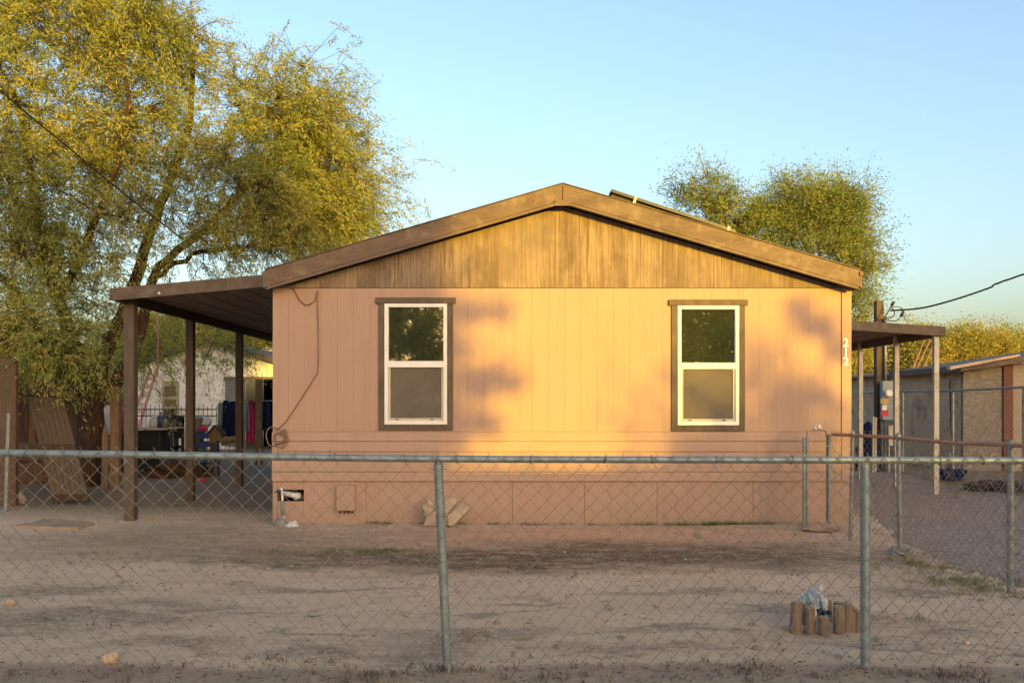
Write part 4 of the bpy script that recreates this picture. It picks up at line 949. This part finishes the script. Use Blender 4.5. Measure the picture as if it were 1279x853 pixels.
# ------------------------------------------------------------------ foliage
def leaf_mesh(name,C,D,L,W,mat,parent,rng,org):
    """C centres, D long axes (unit), L lengths, W widths -> diamond leaves in one mesh"""
    n=len(C)
    side=np.cross(D,rng.normal(size=(n,3))); side/=np.linalg.norm(side,axis=1)[:,None]+1e-9
    a=C-D*(L/2)[:,None]; c=C+D*(L/2)[:,None]; b_=C+side*(W/2)[:,None]; d_=C-side*(W/2)[:,None]
    V=np.stack([a,b_,c,d_],1).reshape(-1,3)-np.array(org)
    me=bpy.data.meshes.new(name); me.vertices.add(4*n); me.vertices.foreach_set('co',V.astype(np.float32).ravel())
    me.loops.add(4*n); me.loops.foreach_set('vertex_index',np.arange(4*n,dtype=np.int32))
    me.polygons.add(n); me.polygons.foreach_set('loop_start',np.arange(0,4*n,4,dtype=np.int32)); 
    me.materials.append(mat); me.update(calc_edges=True)
    o=bpy.data.objects.new(name,me); COL.objects.link(o)
    if parent is not None: o.parent=parent
    else: o.location=org
    return o

def grow_tree(name,label,base,limbs,ells,nsec,ntwig,nleaf,leaf,mat,seed,r0=.2,twig_len=.6,droop=.5,leaf_l=(.06,.12),leaf_w=(.018,.03),bark='bark',group=None,cat='tree',shell=.35,spread=.09,minr=.007,clump=.6,clump_r=.33):
    rng=np.random.default_rng(seed)
    root=thing(name,base,label,cat,group)
    b=MB(); nodes=[]; nr=[]
    for P,ra,rb in limbs:
        Q=smooth_path([Vector(p) for p in P],5)
        m_=len(Q); rad=[ra+(rb-ra)*i/(m_-1) for i in range(m_)]
        Q=[q+Vector(rng.normal(size=3)*.02) if 0<i<m_-1 else q for i,q in enumerate(Q)]
        b.tube(Q,rad,8); nodes+=[tuple(q) for q in Q[2:]]; nr+=rad[2:]
    nodes=np.array(nodes); nr=np.array(nr)
    wt=np.array([e[2] for e in ells],float); wt/=wt.sum()
    def samp(n,sh):
        k=rng.choice(len(ells),n,p=wt); d=rng.normal(size=(n,3)); d/=np.linalg.norm(d,axis=1)[:,None]
        rr=(sh+(1-sh)*rng.random(n))**(1/2.0) if sh>0 else rng.random(n)**(1/3)
        Cc=np.array([ells[i][0] for i in k]); Rr=np.array([ells[i][1] for i in k]); return Cc+d*Rr*rr[:,None]
    bx=np.array(base)
    def branch(T,maxr,bow,add,n=5):
        nonlocal nodes,nr
        D=nodes-T; dist=np.linalg.norm(D,axis=1)
        # prefer nodes lower / nearer the trunk
        cost=dist+.35*np.maximum(0,nodes[:,2]-T[2])
        i=int(np.argmin(cost)); S=nodes[i]; L=dist[i]; ra=min(maxr,nr[i]*.75,.012+.028*L); rb=max(minr*.6,ra*.35)
        pts=[]; off=rng.normal(size=3)*bow*L; off[2]=abs(off[2])*1.2
        for j in range(n+1):
            t=j/n; p=S+(T-S)*t+off*math.sin(math.pi*t)*.5; pts.append(Vector(p))
        rads=[ra+(rb-ra)*j/n for j in range(n+1)]
        b.tube(pts,rads,5,False)
        if add:
            nodes=np.vstack([nodes,np.array([tuple(p) for p in pts[1:]])]); nr=np.concatenate([nr,rads[1:]])
        return pts
    S=samp(nsec,0.0); o_=np.argsort(np.linalg.norm(S-bx,axis=1))
    for t in S[o_]: branch(t,.07,.18,True,5)
    T=samp(ntwig,shell)
    kc=rng.random(ntwig)<clump; ci=rng.integers(0,len(S),ntwig); Tc=S[ci]+rng.normal(size=(ntwig,3))*clump_r*np.array([1,1,.75]); T=np.where(kc[:,None],Tc,T)
    C=[];D=[]
    N0=nodes.copy()
    for t in T:
        d=N0-t; dist=np.linalg.norm(d,axis=1); i=int(np.argmin(dist)); s=N0[i]
        v=t-s; L=dist[i]+1e-6
        if L>1.6:                       # a longer branchlet first
            branch(t,.03,.2,False,4)
        else:
            b.tube([Vector(s),Vector((s+t)/2+rng.normal(size=3)*.04),Vector(t)],[minr*1.3,minr,minr*.7],4,False)
        v=v/L; out=t-bx; out/=np.linalg.norm(out); dirv=.5*v+.5*out+rng.normal(size=3)*.45; dirv[2]-=droop*rng.random(); dirv/=np.linalg.norm(dirv)
        tl=twig_len*rng.uniform(.6,1.3)*(1.7 if rng.random()<.07 else 1); m_=nleaf
        u=rng.random(m_)
        # arc that droops toward the tip
        base_p=t-dirv*tl*.3
        P=base_p+dirv*(u*tl)[:,None]; P[:,2]-=droop*.45*tl*u**2
        P+=rng.normal(size=(m_,3))*spread*(.4+u)[:,None]
        tang=np.tile(dirv,(m_,1)); tang[:,2]-=droop*.9*u
        dd=tang+rng.normal(size=(m_,3))*.55; dd/=np.linalg.norm(dd,axis=1)[:,None]
        C.append(P);D.append(dd)
        tip=Vector(base_p+dirv*tl); tip.z-=droop*.45*tl
        midp=Vector(base_p+dirv*tl*.5); midp.z-=droop*.11*tl
        b.tube([Vector(base_p),midp,tip],[minr*.8,minr*.6,minr*.3],3,False)
    b.build('trunk_and_limbs',M[bark],root,smooth=True)
    C=np.concatenate(C);D=np.concatenate(D); n=len(C)
    leaf_mesh('crown',C,D,rng.uniform(*leaf_l,n),rng.uniform(*leaf_w,n),mat,root,rng,base)
    return root

def P3(px,py,Y): return tuple(at(px,py,Y))
def E(px,py,rx,ry,Y,ryd,w=None):
    k=F/Y; r=(rx/k,ryd,ry/k); return (P3(px,py,Y),r,w if w else r[0]*r[1]*r[2])
Tb=(gx(110,15.5),15.5,0)
limbs=[([(gx(106,15.5),15.5,-.15),P3(112,555,15.5),P3(118,500,15.4)],.26,.2),
 ([P3(115,510,15.4),P3(97,445,15.2),P3(72,375,14.9),P3(48,295,14.7),P3(38,215,14.5),P3(20,120,14.4)],.14,.05),
 ([P3(118,505,15.5),P3(134,432,15.6),P3(152,395,15.8),P3(180,315,16.0),P3(205,245,16.2),P3(235,160,16.4),P3(240,80,16.4)],.15,.045),
 ([P3(120,500,15.5),P3(160,455,15.9),P3(182,390,16.2),P3(200,335,16.4),P3(262,280,16.6),P3(330,205,16.8),P3(375,140,17)],.13,.035),
 ([P3(112,500,15.4),P3(66,440,15.0),P3(20,370,14.6),P3(-40,300,14.2)],.13,.05),
 ([P3(196,345,16.3),P3(240,318,16.3),P3(310,308,16.3),P3(360,300,16.3),P3(410,270,16.3)],.055,.02),
 ([P3(72,375,14.9),P3(110,300,14.6),P3(140,220,14.4),P3(160,140,14.2),P3(150,50,14)],.08,.03),
 ([P3(48,295,14.7),P3(10,220,14.8),P3(-40,130,15)],.06,.03)]
ells=[E(70,90,170,150,15,2.4),E(150,-10,95,110,15.2,1.8),E(30,-60,140,120,15,2),E(215,130,50,110,15.6,1.5),
      E(345,160,85,95,16.6,1.6,7),E(415,205,62,85,16.8,1.4,5),E(390,262,95,52,16.6,1.6,4.5),E(230,225,110,85,15.8,2.2,3.2),E(310,250,80,65,16.2,1.8),
      E(70,240,140,90,14.8,2.2,8),E(40,350,90,70,14.2,1.6,2.4),E(20,410,90,48,13.6,1.0,2.2),E(130,350,90,55,15,1.4,.7),E(270,300,60,30,16.2,1.0,.5),
      E(395,290,80,36,16.4,1.1,1.6),E(320,285,80,36,16.4,1.2,1.3),E(215,428,70,30,17.2,.9,.7),E(300,415,45,18,17.6,.8,.5),E(85,450,60,26,14.6,.7,.6)]
grow_tree('mesquite_tree','huge feathery mesquite tree with golden upper crown at left of the house',Tb,limbs,ells,200,7000,64,None,M['leafA'],11,twig_len=.75,droop=.8,leaf_l=(.05,.11),leaf_w=(.012,.020),minr=.0045,shell=.15,spread=.048,clump=.55,clump_r=.46)

def simple_tree(name,label,px,Y,ell_px,nsec,ntw,nl,mat,seed,r0=.18,ll=(.10,.2),lw=(.03,.05),tl=.8,group=None,spread=.14,droop=.5):
    X=gx(px,Y); base=(X,Y,0)
    el=[E(*e) for e in ell_px]
    cz=np.mean([e[0][2] for e in el]); h=max(1.0,cz*.45)
    limbs=[([(X,Y,-.2),(X+.05,Y,h*.5),(X,Y,h)],r0,r0*.8)]
    for e in el[:5]:
        c=e[0]; limbs.append(([(X,Y,h*.95),((X+c[0])/2,(Y+c[1])/2,(h+c[2])/2-.1),c],r0*.6,r0*.2))
    return grow_tree(name,label,base,limbs,el,nsec,ntw,nl,None,mat,seed,r0,twig_len=tl,droop=droop,leaf_l=ll,leaf_w=lw,group=group,spread=spread,clump=.7,clump_r=.38)
simple_tree('feathery_tree','round feathery green tree rising behind the right slope of the roof',1000,28,
 [(882,240,36,26,28,1.1,1.6),(915,275,36,26,28,1.2,1.8),(985,245,34,32,28,1.3,3),(1035,258,34,32,28,1.4,3.4),(1062,320,20,48,28,1.2,3),(1015,310,50,50,28,1.6,6),(950,290,36,40,28,1.3,4),(848,238,14,10,28,.5,.3),(1068,385,20,40,28,1,2)],90,2000,40,M['leafB'],21,ll=(.08,.17),lw=(.02,.036),tl=.7)
for i,(px,Y,e,lab,mm,nt) in enumerate((
 (1195,40,[(1180,435,45,26,40,1.5),(1150,440,40,22,40,1.5),(1225,428,38,20,40,1.5),(1210,440,40,25,40,1.4)],'wide golden bushy tree behind the pink building','leafC',620),
 (1110,44,[(1105,450,40,20,44,1.5),(1075,455,30,22,44,1.2),(1130,445,25,22,44,1.2)],'golden green low tree seen under the carport awning','leafC',420),
 (1268,42,[(1265,438,22,20,42,1.2),(1290,435,25,20,42,1.2)],'darker green tree top at the far right edge','leafB',280),
 (1070,36,[(1066,440,16,26,36,1.1)],'yellow green shrub just right of the tan house corner','leafC',160),
 (230,38,[(190,415,45,32,38,1.5),(250,405,45,30,38,1.5),(300,410,45,30,38,1.5),(350,415,45,30,38,1.5)],'golden sunlit tree behind the cream house','leafC',800),
 (100,40,[(60,440,60,35,40,1.5),(130,445,50,35,40,1.5),(0,440,60,40,40,1.5)],'green tree line beyond the board fence at far left','leafB',520))):
    simple_tree('background_tree',lab,px,Y,e,35,nt,52,M[mm],40+i,ll=(.09,.19),lw=(.03,.055),tl=1.0,group='trees beyond the yard',spread=.2)

# trees and house across the street, behind the viewpoint: they shade the yard, several added for that alone, and show in the windows
def street_tree(X,Y,h,rx,seed,label,zlow=1.0,ry=2.2,n=700,mat='leafD',extra=[],tw=.9):
    base=(X,Y,0); c=(X,Y,(h+zlow)/2)
    el=[(c,(rx*.8,ry,(h-zlow)/2),1.0),((X-rx*.45,Y,c[2]-.3),(rx*.5,ry*.8,(h-zlow)*.36),.5),((X+rx*.45,Y+.4,c[2]-.2),(rx*.5,ry*.8,(h-zlow)*.38),.5),((X,Y,zlow+.8),(rx*.9,ry,1.2),.4)]
    el+=extra
    limbs=[([(X,Y,-.2),(X+.1,Y,1.2),(X,Y,2.2)],.22,.18),([(X,Y,2.1),(X-rx*.3,Y,h*.5),(X-rx*.45,Y,h*.7)],.13,.04),([(X,Y,2.1),(X+rx*.3,Y,h*.5),(X+rx*.4,Y,h*.7)],.13,.04),([(X,Y,2.1),(X,Y+.2,h*.6),(X,Y,h*.8)],.14,.04)]
    return grow_tree('street_tree',label,base,limbs,el,40,n,26,None,M[mat],seed,twig_len=tw,droop=.3,leaf_l=(.22,.4),leaf_w=(.10,.17),group='trees across the street',spread=.25,shell=.0)
street_tree(10.2,-25,9.7,3.2,61,'tall dense tree across the street, left of the hedge',n=1500)
street_tree(13.25,-25.5,10.2,1.9,62,'medium dense tree across the street, next to the tall one',n=2000,tw=.4)
street_tree(-6,-24,10,4.5,63,'broad tall tree straight across the street',n=800)
street_tree(24.8,-25,7.5,2.9,64,'dense rounded tree added unseen across the street to shade the carport',n=900)  # added shade caster that keeps sun off the carport posts and awning
street_tree(30,-26,7.6,4.2,65,'wide unseen tree added across the street to shade the far sheds',n=900)  # added to keep the low sun off the buildings at right
street_tree(38,-26,8,4.2,66,'farther unseen tree added to shade the far sheds',n=900)  # second added tree blocking sun from the buildings at right
grow_tree('street_tree','slim unseen tree added across the street to dapple the right wall',(15.2,-14.5,0),[([(15.2,-14.5,-.1),(15.1,-14.5,2),(15.0,-14.5,3.6)],.06,.04),([(15.0,-14.5,3.5),(14.9,-14.5,4.4),(14.8,-14.5,5.0)],.035,.015)],  # added tree, crown clumps shaped to throw the dapples on the right wall
 [((14.95,-14.5,5.12),(.22,.2,.10),1),((15.2,-14.5,4.9),(.2,.2,.10),1),((15.05,-14.5,4.0),(.62,.3,.13),2.4),((15.4,-14.5,4.5),(.08,.2,.16),.4)],12,62,16,None,M['leafD'],68,twig_len=.22,droop=.2,leaf_l=(.08,.15),leaf_w=(.04,.075),group='trees across the street',spread=.06,clump=0,shell=.0)
street_tree(19.6,-26,5.3,1.2,69,'small unseen tree added behind the low house to dapple the wall',n=30,ry=.6,zlow=3.8)  # added sparse crown above the roofline for dappled shade on the wall
b=MB(); oh=thing('added_low_house',(20,-26,0),'low tan house added unseen across the street to shade the yard','house')  # added unseen house; its roofline sets the shade edge on the tan wall
b.box(14.6,27,-31,-25,-.1,3.0); b.build('wall',M['stucco_b'],oh)
b=MB(); b.add([(14.1,-24.5,3.0),(27.5,-24.5,3.0),(27.5,-31.5,3.0),(14.1,-31.5,3.0),(14.9,-28,4.5),(27,-28,4.5)],[(0,1,5,4),(1,2,5),(2,3,4,5),(3,0,4),(3,2,1,0)]); b.build('roof',M['shingle'],oh)
for X in (17,22):
    b=MB(); b.box(X,X+1.4,-24.99,-24.95,1.0,2.2); b.build('window',M['glass'],oh)

grow_tree('street_tree','unseen young tree added across the street to cast finger shadows',(10.3,-14.5,0),[([(10.3,-14.5,-.1),(10.4,-14.5,2),(10.45,-14.5,3.6)],.06,.04),([(10.45,-14.5,3.5),(10.5,-14.5,4.4),(10.45,-14.5,5.3)],.035,.015)],  # added tree; level branches shaped to cast finger shadows on the wall
 [((10.95,-14.5,5.1),(.42,.2,.10),1.2),((11.05,-14.5,4.25),(.5,.2,.10),1.5),((10.95,-14.5,3.7),(.3,.2,.08),.8),((10.45,-14.5,4.6),(.35,.2,.8),2.4)],16,92,16,None,M['leafD'],71,twig_len=.22,droop=.2,leaf_l=(.08,.15),leaf_w=(.04,.075),group='trees across the street',spread=.06,clump=0,shell=.0)
# ------------------------------------------------------------------ weeds, litter, pebbles
rg=np.random.default_rng(5)
def gha(X,Y): return np.array([gh(x,y) for x,y in zip(X,Y)])
def tufts(name,spots,mat,seed,h=(.015,.05),blades=16):
    rg=np.random.default_rng(seed); C=[];D=[];L=[];W=[]
    for (x,y,r,n) in spots:
        for _ in range(n):
            px,py=x+rg.normal()*r[0],y+rg.normal()*r[1]
            z=gh(px,py)
            for k in range(blades):
                l=rg.uniform(*h); d=np.array([rg.normal()*.6,rg.normal()*.6,1.0]); d/=np.linalg.norm(d)
                c=np.array([px+rg.normal()*.02,py+rg.normal()*.02,z])+d*l/2
                C.append(c);D.append(d);L.append(l);W.append(rg.uniform(.003,.007))
    o=leaf_mesh(name,np.array(C),np.array(D),np.array(L),np.array(W),mat,None,rg,(0,0,0)); tag(o,kind='stuff'); return o
def gp(px,py): Y=gy(py); return gx(px,Y),Y
sp_=[]
for px,py,rx,ry,n in ((860,655,.9,.03,46),(950,655,.4,.03,26),(700,656,.7,.03,16),(540,657,.2,.03,10),(473,655,.08,.03,8),(345,690,.35,.1,12),(470,689,.3,.08,22),(390,694,.3,.08,16),(1110,670,.05,.3,8),
   (1165,712,.22,.16,34),(1205,728,.25,.16,46),(1250,741,.2,.12,36),(1135,700,.1,.15,14),(1120,773,.2,.05,14),(1000,785,.25,.05,6),(130,693,.3,.08,10),(1225,618,1.0,.5,60),(1265,610,.7,.5,50),(600,795,.15,.05,6),(45,740,.3,.1,6)):
    X,Y=gp(px,py); sp_.append((X,Y,(rx,ry),n))
o=tufts('weeds',sp_,M['weed'],8); o['label']='low green weeds along the wall foot and gravel edge'
sp2=[]
for k in range(60): sp2.append((rg.uniform(-4,4),4.72+rg.normal()*.07,(.1,.05),3))
for px,py in ((280,828),(430,830),(560,838),(900,842),(1090,845),(1190,845),(350,823)): X,Y=gp(px,py); sp2.append((X,Y,(.12,.05),6))
for k in range(26): sp2.append((rg.uniform(-3,3.5),rg.uniform(5,9.8),(.15,.08),2))
o=tufts('dry_grass',sp2,M['litter'],9,(.02,.06),9); o['label']='dry grass wisps scattered over the sand'
sp3=[]
for px,py,rx,ry,n in ((850,655.5,.55,.02,60),(930,655,.3,.02,26),(890,655.5,.2,.02,20),(640,656,.4,.02,14),(472,656,.1,.02,12),(1012,660,.12,.05,8),(470,689,.3,.06,26),(1205,727,.2,.1,24),(1155,708,.1,.1,12),(1235,606,.6,.3,60),(1250,618,.5,.3,40),(1200,603,.3,.2,16)):
    X,Y=gp(px,py); sp3.append((X,min(Y,10.42) if px<1060 else Y,(rx,ry),n))
M['green']=leafmat('green_weed_leaves',(.07,.12,.03),(.12,.17,.05),(.2,.22,.09),.3)
o=tufts('wall_weeds',sp3,M['green'],12,(.02,.075),14); o['label']='green weeds at the foot of the tan wall'
# litter: flat dark leaf and twig bits
n=5200
X=np.concatenate([rg.uniform(-4.5,4.2,1300),rg.normal(.8,1.7,3800),rg.uniform(-4,4,1300),rg.normal(-3.5,1.2,700)])
Yy=np.concatenate([rg.uniform(4.3,10.2,1300),rg.normal(8.3,.42,3800),rg.normal(4.7,.16,1300),rg.normal(9.2,.8,700)])
k=(Yy<10.35); X=X[k];Yy=Yy[k]; n=len(X)
C=np.stack([X,Yy,gha(X,Yy)+.006],1); D=rg.normal(size=(n,3)); D[:,2]*=.15; D/=np.linalg.norm(D,axis=1)[:,None]
o=leaf_mesh('leaf_litter',C,D,rg.uniform(.008,.04,n),rg.uniform(.003,.011,n),M['litter'],None,rg,(0,0,0)); tag(o,'dead leaf and twig litter on the dirt',kind='stuff')
n=420; X=rg.uniform(-4.2,4,n); Yy=4.3+rg.random(n)**1.3*5.8; C=np.stack([X,Yy,gha(X,Yy)+.008],1); D=rg.normal(size=(n,3)); D[:,2]*=.08; D/=np.linalg.norm(D,axis=1)[:,None]
o=leaf_mesh('dry_twigs',C,D,rg.uniform(.05,.16,n),rg.uniform(.004,.007,n),M['litter'],None,rg,(0,0,0)); tag(o,'thin dry twigs scattered on the dirt',kind='stuff')
b=MB()
for k in range(1000):
    x,y=rg.uniform(-4.3,4.0),4.3+rg.random()**1.4*5.9; r=rg.uniform(.004,.013)*(1+ (rg.random()<.05)*1.3)
    b.blob((x,y,gh(x,y)+r*.3),(r*rg.uniform(.9,1.5),r,r*.7),k,.3,6,4)
for k in range(500):
    y=rg.uniform(5.5,14); x=rg.uniform(gl(y),8); r=rg.uniform(.008,.018)
    b.blob((x,y,gh(x,y)+.006+r*.3),(r*rg.uniform(.9,1.4),r,r*.7),k,.3,6,4)
o=b.build('pebbles',M['peb'],smooth=True); tag(o,'small pebbles scattered on sand and gravel',kind='stuff')

# ------------------------------------------------------------------ light, sky, camera
AZ=R(24.5); EL=R(5.1)
sun_dir=Vector((math.sin(AZ)*math.cos(EL),-math.cos(AZ)*math.cos(EL),math.sin(EL)))
ld_=bpy.data.lights.new('sun','SUN'); ld_.energy=2.0; ld_.angle=R(.5); ld_.color=(.82,.51,.03)
so=bpy.data.objects.new('sun',ld_); COL.objects.link(so); so.rotation_euler=(-sun_dir).to_track_quat('-Z','Y').to_euler(); so.location=(5,-10,12)
w=bpy.data.worlds.new('World'); sc.world=w; w.use_nodes=True; nt=w.node_tree; nt.nodes.clear()
sky=nt.nodes.new('ShaderNodeTexSky'); sky.sky_type='NISHITA'; sky.sun_disc=False; sky.sun_elevation=EL; sky.sun_rotation=math.atan2(sun_dir.x,sun_dir.y)
sky.air_density=1.0; sky.dust_density=5.2; sky.ozone_density=1.9; sky.altitude=300
bg=nt.nodes.new('ShaderNodeBackground'); bg.inputs[1].default_value=.15; ow=nt.nodes.new('ShaderNodeOutputWorld')
wb=nt.nodes.new('ShaderNodeMix'); wb.data_type='RGBA'; wb.blend_type='MULTIPLY'; wb.inputs[0].default_value=1; wb.inputs[7].default_value=(1.03,.94,.885,1)   # warmer white balance of the clear sky
nt.links.new(sky.outputs[0],wb.inputs[6]); nt.links.new(wb.outputs[2],bg.inputs[0]); nt.links.new(bg.outputs[0],ow.inputs[0])
cam=bpy.data.cameras.new('camera'); co=bpy.data.objects.new('camera',cam); COL.objects.link(co); sc.camera=co
co.location=(0,0,CH); co.rotation_euler=(R(90),0,0); cam.sensor_width=36; cam.lens=36*F/1279; cam.clip_end=3000; cam.clip_start=.05
cam.shift_y=(HY-426.5)/1279; cam.shift_x=-(HX-639.5)/1279
sc.view_settings.view_transform='Standard'; sc.view_settings.look='None'; sc.view_settings.gamma=1; sc.view_settings.exposure=2.33; sc.view_settings.use_curve_mapping=False
sc.cycles.max_bounces=7; sc.cycles.transparent_max_bounces=4; sc.cycles.diffuse_bounces=4; sc.cycles.glossy_bounces=2; sc.cycles.transmission_bounces=4
